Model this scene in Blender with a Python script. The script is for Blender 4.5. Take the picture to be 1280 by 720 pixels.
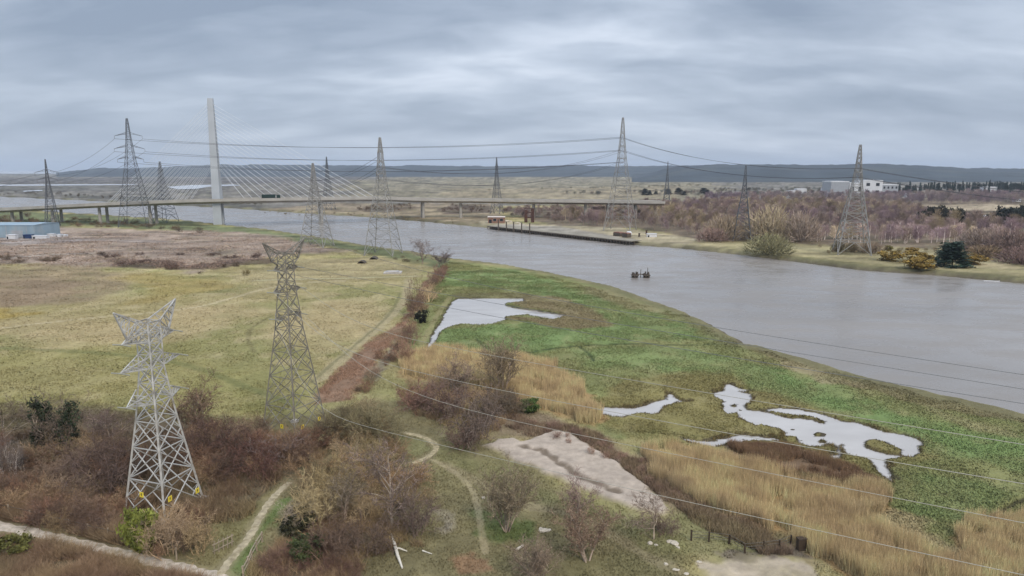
import bpy, math, random
import numpy as np
from mathutils import Vector, Matrix, Quaternion

for o in list(bpy.data.objects): bpy.data.objects.remove(o)
scene = bpy.context.scene
COL = scene.collection
R = math.radians

# ------------------------------------------------------------------ camera
CAM_H, PITCH, FPX = 45.0, R(9.85), 853.0          # drone height, pitch below horizontal, focal length in photo pixels
cam_data = bpy.data.cameras.new('camera')
cam = bpy.data.objects.new('camera', cam_data)
COL.objects.link(cam)
cam.location = (0, 0, CAM_H)
cam.rotation_euler = (math.pi / 2 - PITCH, 0, 0)
cam_data.sensor_width = 36.0
cam_data.lens = 36.0 * FPX / 1280.0
cam_data.clip_start = 0.5
cam_data.clip_end = 60000
scene.camera = cam

# ------------------------------------------------------------------ world, sun, exposure
SUN_EL, SUN_AZ = R(42), R(150)                     # azimuth clockwise from +Y (view direction): behind, to the right
world = bpy.data.worlds.new('World')
scene.world = world
world.use_nodes = True
nt = world.node_tree
nt.nodes.clear()
N = nt.nodes.new
def L(a, b): nt.links.new(a, b)
out = N('ShaderNodeOutputWorld'); bg = N('ShaderNodeBackground'); bg.inputs[1].default_value = 0.1
sky = N('ShaderNodeTexSky'); sky.sky_type = 'NISHITA'; sky.sun_disc = False
sky.sun_elevation = SUN_EL; sky.sun_rotation = SUN_AZ
SKY1, SKY3 = (3.15, 0.3, 0), (10.57, 1.19, 5)
tc = N('ShaderNodeTexCoord'); sep = N('ShaderNodeSeparateXYZ'); L(tc.outputs['Generated'], sep.inputs[0])
def M(op, a=None, b=None, c=None, clamp=False):
    n = N('ShaderNodeMath'); n.operation = op; n.use_clamp = clamp
    for i, v in enumerate((a, b, c)):
        if v is None: continue
        if isinstance(v, (int, float)): n.inputs[i].default_value = v
        else: L(v, n.inputs[i])
    return n.outputs[0]
zc = M('MAXIMUM', sep.outputs[2], 0.0)
den = M('ADD', zc, 0.24)
px_ = M('DIVIDE', sep.outputs[0], den); py_ = M('DIVIDE', sep.outputs[1], den)
comb = N('ShaderNodeCombineXYZ'); L(px_, comb.inputs[0]); L(py_, comb.inputs[1])
def wnoise(scale, detail, rough, loc, sc=(1, 1, 1)):
    mp = N('ShaderNodeMapping'); mp.inputs['Location'].default_value = loc; mp.inputs['Scale'].default_value = sc
    L(comb.outputs[0], mp.inputs[0])
    n = N('ShaderNodeTexNoise'); n.inputs['Scale'].default_value = scale
    n.inputs['Detail'].default_value = detail; n.inputs['Roughness'].default_value = rough
    n.inputs['Distortion'].default_value = 0.35
    L(mp.outputs[0], n.inputs[0]); return n.outputs[0]
n1 = wnoise(1.05, 6, 0.48, SKY1, (0.9, 1.5, 1))
n2 = wnoise(3.4, 6, 0.5, (9.2, 4.3, 2), (0.8, 1.5, 1))
n3 = wnoise(0.5, 3, 0.5, SKY3)
cl = M('ADD', M('ADD', M('MULTIPLY', n1, 0.55), M('MULTIPLY', n2, 0.25)), M('MULTIPLY', n3, 0.20))
ramp = N('ShaderNodeValToRGB')
cr = ramp.color_ramp
cr.elements[0].position = 0.37; cr.elements[0].color = (0.24, 0.295, 0.385, 1)
cr.elements[1].position = 0.66; cr.elements[1].color = (0.74, 0.80, 0.90, 1)
e = cr.elements.new(0.47); e.color = (0.345, 0.405, 0.50, 1)
e = cr.elements.new(0.55); e.color = (0.485, 0.55, 0.65, 1)
L(cl, ramp.inputs[0])
# horizon band: thinner contrast, pale blue grey
hz = M('POWER', M('SUBTRACT', 1.0, zc, clamp=True), 14.0)
mixh = N('ShaderNodeMix'); mixh.data_type = 'RGBA'
L(M('MULTIPLY', hz, 0.8), mixh.inputs[0]); L(ramp.outputs[0], mixh.inputs[6]); mixh.inputs[7].default_value = (0.42, 0.48, 0.58, 1)
# overcast dome brightens towards the zenith
gain = M('MULTIPLY', M('ADD', M('MULTIPLY', M('MULTIPLY', zc, zc), 2.1), .95), 10.0)
sc_ = N('ShaderNodeVectorMath'); sc_.operation = 'SCALE'; L(mixh.outputs[2], sc_.inputs[0]); L(gain, sc_.inputs['Scale'])
mixs = N('ShaderNodeMix'); mixs.data_type = 'RGBA'; mixs.inputs[0].default_value = 0.94
L(sky.outputs[0], mixs.inputs[6]); L(sc_.outputs[0], mixs.inputs[7])
L(mixs.outputs[2], bg.inputs[0]); L(bg.outputs[0], out.inputs[0])

sun_d = bpy.data.lights.new('sun', 'SUN'); sun_d.energy = 1.5; sun_d.angle = R(14); sun_d.color = (1.0, 0.91, 0.78)
sun = bpy.data.objects.new('sun', sun_d); COL.objects.link(sun)
sd_ = Vector((math.sin(SUN_AZ) * math.cos(SUN_EL), math.cos(SUN_AZ) * math.cos(SUN_EL), math.sin(SUN_EL)))
sun.rotation_euler = (-sd_).to_track_quat('-Z', 'Y').to_euler()
vs = scene.view_settings
vs.view_transform = 'Standard'; vs.look = 'None'; vs.exposure = 0.26; vs.gamma = 1.0; vs.use_curve_mapping = False
scene.cycles.max_bounces = 6
scene.cycles.volume_bounces = 0
scene.cycles.volume_max_steps = 64

# ------------------------------------------------------------------ helpers: numbers
rng = np.random.default_rng(7)
random.seed(7)
CP, SP = math.cos(PITCH), math.sin(PITCH)
def ray(px, py):
    v = (360 - py) / FPX
    return ((px - 640) / FPX, CP + v * SP, -SP + v * CP)
def gp(px, py, z=0.0):
    d = ray(px, py); t = (z - CAM_H) / d[2]
    return d[0] * t, d[1] * t
def atY(px, py, Y):
    d = ray(px, py); t = Y / d[1]
    return d[0] * t, Y, CAM_H + d[2] * t
def zat(py, Y):
    d = ray(640, py); return CAM_H + d[2] * Y / d[1]
def mpp(Y, z=0.0):                                  # metres per photo pixel at plan depth Y
    return (Y * CP + (CAM_H - z) * SP) / FPX
def poly(pts, z=0.0):
    return np.array([gp(p[0], p[1], z) for p in pts])
def lin(c):
    c = np.asarray(c, float) / 255.0
    return np.where(c <= 0.04045, c / 12.92, ((c + 0.055) / 1.055) ** 2.4)
ALB = 0.80
WARM = np.array([1.05, 1.0, .95])
def desat(c, k=0.04):
    c = np.asarray(c, float) * WARM; l = c @ np.array([.3, .55, .15]); return c * (1 - k) + np.asarray(l)[..., None] * k
def alb8(*c): return tuple(desat(lin(c) * ALB))

def hash2(ix, iy, seed):
    h = (ix.astype(np.int64) * 374761393 + iy.astype(np.int64) * 668265263 + seed * 1442695041) & 0xFFFFFFFF
    h = ((h ^ (h >> 13)) * 1274126177) & 0xFFFFFFFF
    return ((h ^ (h >> 16)) & 0xFFFFFF) / float(0xFFFFFF)
def vnoise(x, y, seed=0):
    ix = np.floor(x); iy = np.floor(y); fx = x - ix; fy = y - iy
    fx = fx * fx * (3 - 2 * fx); fy = fy * fy * (3 - 2 * fy)
    a = hash2(ix, iy, seed); b = hash2(ix + 1, iy, seed); c = hash2(ix, iy + 1, seed); d = hash2(ix + 1, iy + 1, seed)
    return (a * (1 - fx) + b * fx) * (1 - fy) + (c * (1 - fx) + d * fx) * fy
def fbm(x, y, seed=0, octv=4, gain=0.5):
    s = 0; a = 1; t = 0
    for k in range(octv):
        s = s + a * vnoise(x * 2 ** k + 17.3 * k, y * 2 ** k - 9.1 * k, seed + k); t += a; a *= gain
    return s / t
def sstep(a, b, x):
    t = np.clip((x - a) / (b - a), 0, 1); return t * t * (3 - 2 * t)
def sdf(P, X, Y, reach=60.0):
    """signed distance, positive inside"""
    outv = np.full(X.shape, -1e6)
    lo = P.min(0) - reach; hi = P.max(0) + reach
    m = (X > lo[0]) & (X < hi[0]) & (Y > lo[1]) & (Y < hi[1])
    if not m.any(): return outv
    x = X[m]; y = Y[m]; d2 = np.full(x.shape, 1e18); ins = np.zeros(x.shape, bool)
    n = len(P)
    for i in range(n):
        ax, ay = P[i]; bx, by = P[(i + 1) % n]
        ex, ey = bx - ax, by - ay
        wx = x - ax; wy = y - ay
        t = np.clip((wx * ex + wy * ey) / (ex * ex + ey * ey + 1e-12), 0, 1)
        d2 = np.minimum(d2, (wx - ex * t) ** 2 + (wy - ey * t) ** 2)
        if ay != by:
            c = (ay > y) != (by > y)
            ins ^= c & (x < (bx - ax) * (y - ay) / (by - ay) + ax)
    outv[m] = np.where(ins, 1, -1) * np.sqrt(d2)
    return outv
def ldist(P, X, Y, reach=20.0):
    outv = np.full(X.shape, 1e6)
    lo = P.min(0) - reach; hi = P.max(0) + reach
    m = (X > lo[0]) & (X < hi[0]) & (Y > lo[1]) & (Y < hi[1])
    if not m.any(): return outv
    x = X[m]; y = Y[m]; d2 = np.full(x.shape, 1e18)
    for i in range(len(P) - 1):
        ax, ay = P[i]; ex, ey = P[i + 1] - P[i]
        wx = x - ax; wy = y - ay
        t = np.clip((wx * ex + wy * ey) / (ex * ex + ey * ey + 1e-12), 0, 1)
        d2 = np.minimum(d2, (wx - ex * t) ** 2 + (wy - ey * t) ** 2)
    outv[m] = np.sqrt(d2); return outv
def smooth_line(P, n=8):
    P = np.asarray(P, float); res = []
    for i in range(len(P) - 1):
        p0 = P[max(i - 1, 0)]; p1 = P[i]; p2 = P[i + 1]; p3 = P[min(i + 2, len(P) - 1)]
        for k in range(n):
            t = k / n
            res.append(0.5 * ((2 * p1) + (-p0 + p2) * t + (2 * p0 - 5 * p1 + 4 * p2 - p3) * t * t + (-p0 + 3 * p1 - 3 * p2 + p3) * t ** 3))
    res.append(P[-1]); return np.array(res)

# ------------------------------------------------------------------ helpers: materials
def mat(name, color=(0.5, 0.5, 0.5), rough=0.8, metal=0.0, noise=0.0, nscale=3.0, bump=0.0, bscale=8.0, src='flat', spec=0.3, coords='Object', dirt=None, streak=None):
    m = bpy.data.materials.new(name); m.use_nodes = True
    t = m.node_tree; b = t.nodes['Principled BSDF']
    b.inputs['Roughness'].default_value = rough; b.inputs['Metallic'].default_value = metal
    b.inputs['Specular IOR Level'].default_value = spec
    tcn = t.nodes.new('ShaderNodeTexCoord')
    if src == 'attr':
        a = t.nodes.new('ShaderNodeVertexColor'); a.layer_name = 'Col'; cs = a.outputs[0]
    elif src == 'object':
        a = t.nodes.new('ShaderNodeObjectInfo'); cs = a.outputs['Color']
    else:
        a = t.nodes.new('ShaderNodeRGB'); a.outputs[0].default_value = (*color, 1); cs = a.outputs[0]
    if noise:
        nz = t.nodes.new('ShaderNodeTexNoise'); nz.inputs['Scale'].default_value = nscale; nz.inputs['Detail'].default_value = 5
        mp = t.nodes.new('ShaderNodeMapping')
        if streak: mp.inputs['Scale'].default_value = streak
        t.links.new(tcn.outputs[coords], mp.inputs[0]); t.links.new(mp.outputs[0], nz.inputs[0])
        mr = t.nodes.new('ShaderNodeMapRange'); mr.inputs[1].default_value = 0.3; mr.inputs[2].default_value = 0.7
        mr.inputs[3].default_value = 1 - noise; mr.inputs[4].default_value = 1 + noise
        t.links.new(nz.outputs[0], mr.inputs[0])
        vm = t.nodes.new('ShaderNodeVectorMath'); vm.operation = 'SCALE'
        t.links.new(cs, vm.inputs[0]); t.links.new(mr.outputs[0], vm.inputs['Scale']); cs = vm.outputs[0]
    if dirt:
        nz2 = t.nodes.new('ShaderNodeTexNoise'); nz2.inputs['Scale'].default_value = dirt[1]; nz2.inputs['Detail'].default_value = 6
        t.links.new(tcn.outputs[coords], nz2.inputs[0])
        mr2 = t.nodes.new('ShaderNodeMapRange'); mr2.inputs[1].default_value = 0.5; mr2.inputs[2].default_value = 0.7; mr2.inputs[4].default_value = dirt[2]
        t.links.new(nz2.outputs[0], mr2.inputs[0])
        mx = t.nodes.new('ShaderNodeMix'); mx.data_type = 'RGBA'
        t.links.new(mr2.outputs[0], mx.inputs[0]); t.links.new(cs, mx.inputs[6]); mx.inputs[7].default_value = (*dirt[0], 1); cs = mx.outputs[2]
    t.links.new(cs, b.inputs['Base Color'])
    if bump:
        nb = t.nodes.new('ShaderNodeTexNoise'); nb.inputs['Scale'].default_value = bscale; nb.inputs['Detail'].default_value = 4
        t.links.new(tcn.outputs[coords], nb.inputs[0])
        bp = t.nodes.new('ShaderNodeBump'); bp.inputs['Strength'].default_value = bump; bp.inputs['Distance'].default_value = 0.3
        t.links.new(nb.outputs[0], bp.inputs['Height']); t.links.new(bp.outputs[0], b.inputs['Normal'])
    return m
def water_mat(name, color, rough, bump, scale, stretch, spec=0.5, flow=0.0, silt=False):
    m = bpy.data.materials.new(name); m.use_nodes = True
    t = m.node_tree; b = t.nodes['Principled BSDF']
    b.inputs['Roughness'].default_value = rough; b.inputs['IOR'].default_value = 1.33
    b.inputs['Specular IOR Level'].default_value = spec
    tcn = t.nodes.new('ShaderNodeTexCoord')
    def nz(sc, st, det):
        mp = t.nodes.new('ShaderNodeMapping'); mp.inputs['Scale'].default_value = st; mp.inputs['Rotation'].default_value = (0, 0, flow)
        t.links.new(tcn.outputs['Object'], mp.inputs[0])
        n = t.nodes.new('ShaderNodeTexNoise'); n.inputs['Scale'].default_value = sc; n.inputs['Detail'].default_value = det
        t.links.new(mp.outputs[0], n.inputs[0]); return n.outputs[0]
    big = nz(0.009, stretch, 6)  # broad glare bands painted into the water's base colour
    mr = t.nodes.new('ShaderNodeMapRange'); mr.inputs[1].default_value = 0.35; mr.inputs[2].default_value = 0.65; mr.inputs[3].default_value = 0.91; mr.inputs[4].default_value = 1.09
    t.links.new(big, mr.inputs[0])
    vm = t.nodes.new('ShaderNodeVectorMath'); vm.operation = 'SCALE'; vm.inputs[0].default_value = color
    t.links.new(mr.outputs[0], vm.inputs['Scale']); t.links.new(vm.outputs[0], b.inputs['Base Color'])
    if silt: va = t.nodes.new('ShaderNodeVertexColor'); va.layer_name = 'Col'; t.links.new(va.outputs[0], vm.inputs[0])
    mr3 = t.nodes.new('ShaderNodeMapRange'); mr3.inputs[1].default_value = 0.4; mr3.inputs[2].default_value = 0.62; mr3.inputs[3].default_value = rough * 0.7; mr3.inputs[4].default_value = rough * 1.5
    t.links.new(nz(0.05, stretch, 4), mr3.inputs[0]); t.links.new(mr3.outputs[0], b.inputs['Roughness'])
    if bump:
        bp = t.nodes.new('ShaderNodeBump'); bp.inputs['Strength'].default_value = bump; bp.inputs['Distance'].default_value = 0.15
        t.links.new(nz(scale, (1, 1, 1), 4), bp.inputs['Height']); t.links.new(bp.outputs[0], b.inputs['Normal'])
    return m

# ------------------------------------------------------------------ helpers: objects
def props(o, label=None, cat=None, group=None, kind=None):
    if label: o['label'] = label
    if cat: o['category'] = cat
    if group: o['group'] = group
    if kind: o['kind'] = kind
    return o
def empty(name, loc, label, cat, group=None, rotz=0.0):
    o = bpy.data.objects.new(name, None); COL.objects.link(o); o.empty_display_size = 0.5
    o.location = loc; o.rotation_euler = (0, 0, rotz)
    return props(o, label, cat, group)
def link(name, me, parent=None, m=None):
    o = bpy.data.objects.new(name, me); COL.objects.link(o)
    if parent: o.parent = parent
    if m is not None and not me.materials: me.materials.append(m)
    return o
def tri_mesh(name, V, F, col=None, m=None, smooth=False):
    V = np.asarray(V, np.float32); F = np.asarray(F, np.int32)
    me = bpy.data.meshes.new(name)
    me.vertices.add(len(V)); me.vertices.foreach_set('co', V.ravel())
    k = F.shape[1]
    me.loops.add(F.size); me.loops.foreach_set('vertex_index', F.ravel())
    me.polygons.add(len(F)); me.polygons.foreach_set('loop_start', np.arange(0, F.size, k, dtype=np.int32))
    me.polygons.foreach_set('loop_total', np.full(len(F), k, np.int32))
    if smooth: me.polygons.foreach_set('use_smooth', np.ones(len(F), bool))
    me.update(calc_edges=True)
    if col is not None:
        a = me.color_attributes.new('Col', 'FLOAT_COLOR', 'POINT')
        c = np.ones((len(V), 4), np.float32); c[:, :3] = col; a.data.foreach_set('color', c.ravel())
    if m is not None: me.materials.append(m)
    return me
class MB:
    """collects simple solids; build() links them as one mesh object"""
    def __init__(s): s.v = []; s.f = []
    def add(s, v, f):
        o = len(s.v); s.v += [tuple(p) for p in v]; s.f += [tuple(i + o for i in q) for q in f]; return s
    def box(s, x0, x1, y0, y1, z0, z1):
        v = [(x, y, z) for z in (z0, z1) for y in (y0, y1) for x in (x0, x1)]
        return s.add(v, [(0, 2, 3, 1), (4, 5, 7, 6), (0, 1, 5, 4), (2, 6, 7, 3), (0, 4, 6, 2), (1, 3, 7, 5)])
    def bar(s, a, b, w, w2=None):
        a = Vector(a); b = Vector(b); d = b - a
        if d.length < 1e-6: return s
        d.normalize(); w2 = w if w2 is None else w2
        u = d.cross(Vector((0, 0, 1)))
        if u.length < 1e-3: u = d.cross(Vector((1, 0, 0)))
        u.normalize(); q = d.cross(u)
        v = [a + (u * i + q * j) * w / 2 for i, j in ((-1, -1), (1, -1), (1, 1), (-1, 1))] + [b + (u * i + q * j) * w2 / 2 for i, j in ((-1, -1), (1, -1), (1, 1), (-1, 1))]
        return s.add(v, [(3, 2, 1, 0), (4, 5, 6, 7), (0, 1, 5, 4), (1, 2, 6, 5), (2, 3, 7, 6), (3, 0, 4, 7)])
    def tube(s, pts, r, n=6, caps=True):
        pts = [Vector(p) for p in pts]; rr = r if isinstance(r, (list, tuple)) else [r] * len(pts)
        vs, fs = [], []
        for i, p in enumerate(pts):
            d = (pts[min(i + 1, len(pts) - 1)] - pts[max(i - 1, 0)]).normalized()
            u = d.cross(Vector((0, 0, 1)))
            if u.length < 1e-3: u = d.cross(Vector((1, 0, 0)))
            u.normalize(); q = d.cross(u)
            vs += [p + (u * math.cos(2 * math.pi * k / n) + q * math.sin(2 * math.pi * k / n)) * rr[i] for k in range(n)]
        for i in range(len(pts) - 1):
            for k in range(n):
                fs.append((i * n + k, i * n + (k + 1) % n, (i + 1) * n + (k + 1) % n, (i + 1) * n + k))
        if caps: fs += [tuple(range(n - 1, -1, -1)), tuple(range((len(pts) - 1) * n, len(pts) * n))]
        return s.add(vs, fs)
    def prism(s, outline, y0, y1):
        """outline in x-z, extruded along y"""
        n = len(outline); v = [(x, y0, z) for x, z in outline] + [(x, y1, z) for x, z in outline]
        return s.add(v, [tuple(range(n)), tuple(range(2 * n - 1, n - 1, -1))] + [(i, i + n, (i + 1) % n + n, (i + 1) % n) for i in range(n)])
    def mesh(s, name):
        me = bpy.data.meshes.new(name); me.from_pydata(s.v, [], s.f); me.update()
        import bmesh
        bm = bmesh.new(); bm.from_mesh(me); bmesh.ops.recalc_face_normals(bm, faces=bm.faces); bm.to_mesh(me); bm.free()
        return me
    def build(s, name, m, parent=None):
        return link(name, s.mesh(name), parent, m)

# ------------------------------------------------------------------ layout outlines (photo pixels turned into points on the ground)
ZR = -1.5                                           # river level
ZP = -0.30                                          # pond level
near_bank = [(-900, 258), (-300, 259), (0, 263), (46, 263.5), (82, 266.5), (134, 269.5), (226, 275.7), (318, 286), (330, 287), (416, 300), (459, 308), (520, 316.5), (563, 324.4), (620, 331), (692, 343), (771, 361), (857, 392), (905, 415), (927, 427), (929, 431.5), (953, 435.5), (996, 448), (1094, 477), (1195, 499), (1280, 519), (1500, 580), (1800, 680), (2600, 760)]
far_bank = [(-900, 236), (-300, 241), (0, 246), (92, 250), (180, 255), (281, 260), (318, 262.5), (376, 266.5), (453, 271), (526, 276.6), (560, 280), (600, 283.7), (661, 290.4), (731, 299.6), (789.6, 306), (844.6, 310), (920, 318), (998, 327.8), (1078, 338), (1167, 344), (1280, 354.5), (1500, 372), (2000, 420), (2700, 470)]
RIVER = poly(near_bank + far_bank[::-1], ZR)
PONDS = [
 [(528.5, 440), (536, 433), (540, 421), (546, 411), (551, 404), (557, 390), (566, 377), (572, 373.3), (600, 373), (654, 373), (655, 376.5), (640, 378.5), (631, 379.5), (634, 383), (652, 386.5), (668, 388), (690, 392), (705, 394.5), (700, 397.5), (690, 399.5), (676, 397.5), (660, 394), (632, 396), (632, 400), (616, 405), (604, 406), (580, 405.2), (566, 407.5), (556, 411), (550, 415), (544, 426), (538, 434)],
 [(747, 516), (753, 509.5), (772, 509), (792, 510.5), (806, 508), (812, 503), (834, 499.5), (835, 491.5), (842, 494), (849, 500), (862, 502), (846, 504.5), (831, 508.5), (824, 515), (818, 518), (806, 516.5), (785, 519), (778, 523), (752, 519.5)],
 [(888, 490.5), (903, 489), (906, 480), (912, 480), (926, 486), (938, 488.5), (925, 489.5), (938, 493), (940, 499), (936, 504), (929, 506), (935, 512.5), (950, 513.8), (962, 511), (975, 510), (1000, 511.5), (1030, 519), (1052, 526), (1072, 529), (1090, 534), (1105, 541), (1130, 542.5), (1146, 549), (1153, 557), (1147, 565), (1136, 571), (1120, 574), (1106, 575), (1109, 580), (1114, 592), (1118, 601), (1115, 605), (1108, 601), (1096, 588), (1085, 574), (1068, 571), (1055, 567), (1052, 556), (1048, 557), (1054, 572), (1050, 577), (1036, 578), (1033, 570), (1045, 568), (1048, 560), (1040, 557), (1012, 559), (1000, 554), (995, 547), (980, 546), (983, 541), (975, 536), (958, 533), (945, 532), (932, 526), (916, 520), (905, 516), (904, 509), (905, 502), (897, 497)],
 [(847, 547), (856, 548.5), (872, 552), (889, 551.5), (905, 547), (922, 543.5), (946, 545.5), (968, 548), (978, 552), (950, 551), (930, 552), (912, 555.5), (898, 558.5), (880, 557), (862, 553.5)],
]
ISLES = [
 [(1079, 556), (1083, 551), (1093, 549), (1110, 554), (1127, 563), (1127, 569), (1112, 569), (1095, 564), (1082, 560)],
 [(944, 513.5), (965, 514), (985, 518), (1010, 520), (1022, 523), (1030, 527), (1031, 530.5), (1024, 528), (1012, 524), (990, 523), (972, 519.5), (958, 515.5)],
 [(1017, 543), (1028, 541.5), (1030, 545), (1020, 545.5)], [(1029, 556), (1042, 554.5), (1045, 558.5), (1034, 560)],
 [(1024, 551), (1032, 551), (1031, 553.5), (1025, 553)], [(989, 536), (994, 536), (993, 539.5), (990, 539)],
 [(913, 506), (922, 505), (921, 509), (914, 508)], [(905, 519), (922, 517), (923, 522), (912, 524)],
]
PONDW = [poly(p, ZP) for p in PONDS]
ISLEW = [poly(p, ZP) for p in ISLES]
SAND = poly([(604, 558), (640, 549), (652, 553), (692, 540), (716, 545), (750, 566), (784, 590), (814, 612), (838, 637), (830, 646), (800, 640), (760, 625), (700, 600), (650, 580)])
BARE = poly([(875, 706), (900, 699), (960, 694), (1012, 699), (1022, 730), (880, 742)])
SAND_CREASE = poly([(655, 562), (676, 566), (700, 582), (730, 600), (772, 618)])
PATHS = {   # name: (pixels, half width m, colour)
 'gravel_path': ([(-140, 630), (-40, 650), (30, 663), (90, 677), (160, 694), (220, 708), (272, 722), (330, 738)], 1.05, (196, 184, 168)),
 'footpath': ([(272, 721), (290, 698), (312, 670), (330, 638), (345, 618), (362, 603)], 0.62, (178, 166, 138)),
 'access_track': ([(318, 350.5), (370, 349), (422, 348), (470, 346.5), (520, 345)], 1.5, (176, 168, 128)),
 'loop_track': ([(505, 541), (525, 545), (541, 553), (545, 561), (535, 571), (516, 579)], 0.55, (178, 165, 132)),
}
PATHW = {k: smooth_line(poly(v[0])) for k, v in PATHS.items()}
TRACKS = [  # worn lines painted by wear only: pixels, half width, colour, strength
 ([(-60, 416), (0, 410), (147, 394), (244, 384), (320, 364), (373, 354), (430, 351)], 0.8, (188, 172, 130), .9),
 ([(306, 371), (373, 375), (440, 366), (505, 358)], 0.6, (120, 112, 70), .5),
 ([(511, 349), (508, 368), (495, 389), (453, 426), (422, 453), (398, 475)], 1.7, (168, 154, 112), .85),
 ([(500, 366), (488, 392), (448, 428), (415, 455), (390, 478)], 0.5, (112, 108, 66), .6),
 ([(-40, 433), (60, 438), (160, 444), (240, 458), (310, 485), (370, 505)], 1.3, (104, 108, 54), .55),
 ([(340, 395), (315, 410), (310, 425), (318, 440)], 0.7, (118, 110, 70), .5),
 ([(540, 575), (565, 588), (590, 612), (600, 650), (606, 690)], 0.5, (176, 160, 120), .55),
 ([(555, 580), (600, 603), (655, 630), (720, 645), (800, 690), (850, 717)], 0.9, (164, 148, 112), .4),
 ([(528, 430), (545, 398), (562, 372)], 1.0, (150, 138, 90), .6),
 ([(618, 444), (660, 440), (700, 434), (740, 431), (800, 429), (850, 431), (905, 429)], 0.69, (52, 66, 30), .85),
 ([(721, 431), (735, 440), (742, 450)], 0.5, (56, 70, 32), .8),
 ([(596, 424), (606, 434), (612, 446)], 0.7, (62, 74, 36), .7),
 ([(1230, 655), (1250, 640), (1275, 626), (1300, 615)], 0.45, (60, 55, 35), .85),
 ([(560, 345), (590, 352), (640, 372), (700, 395), (760, 410)], 0.7, (120, 112, 70), .3),
 ([(0, 323), (40, 320), (78, 318), (110, 317)], 2.0, (186, 172, 156), .8),
 ([(-40, 306), (60, 302), (120, 300), (200, 302)], 3.0, (165, 152, 145), .55),
]
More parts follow.
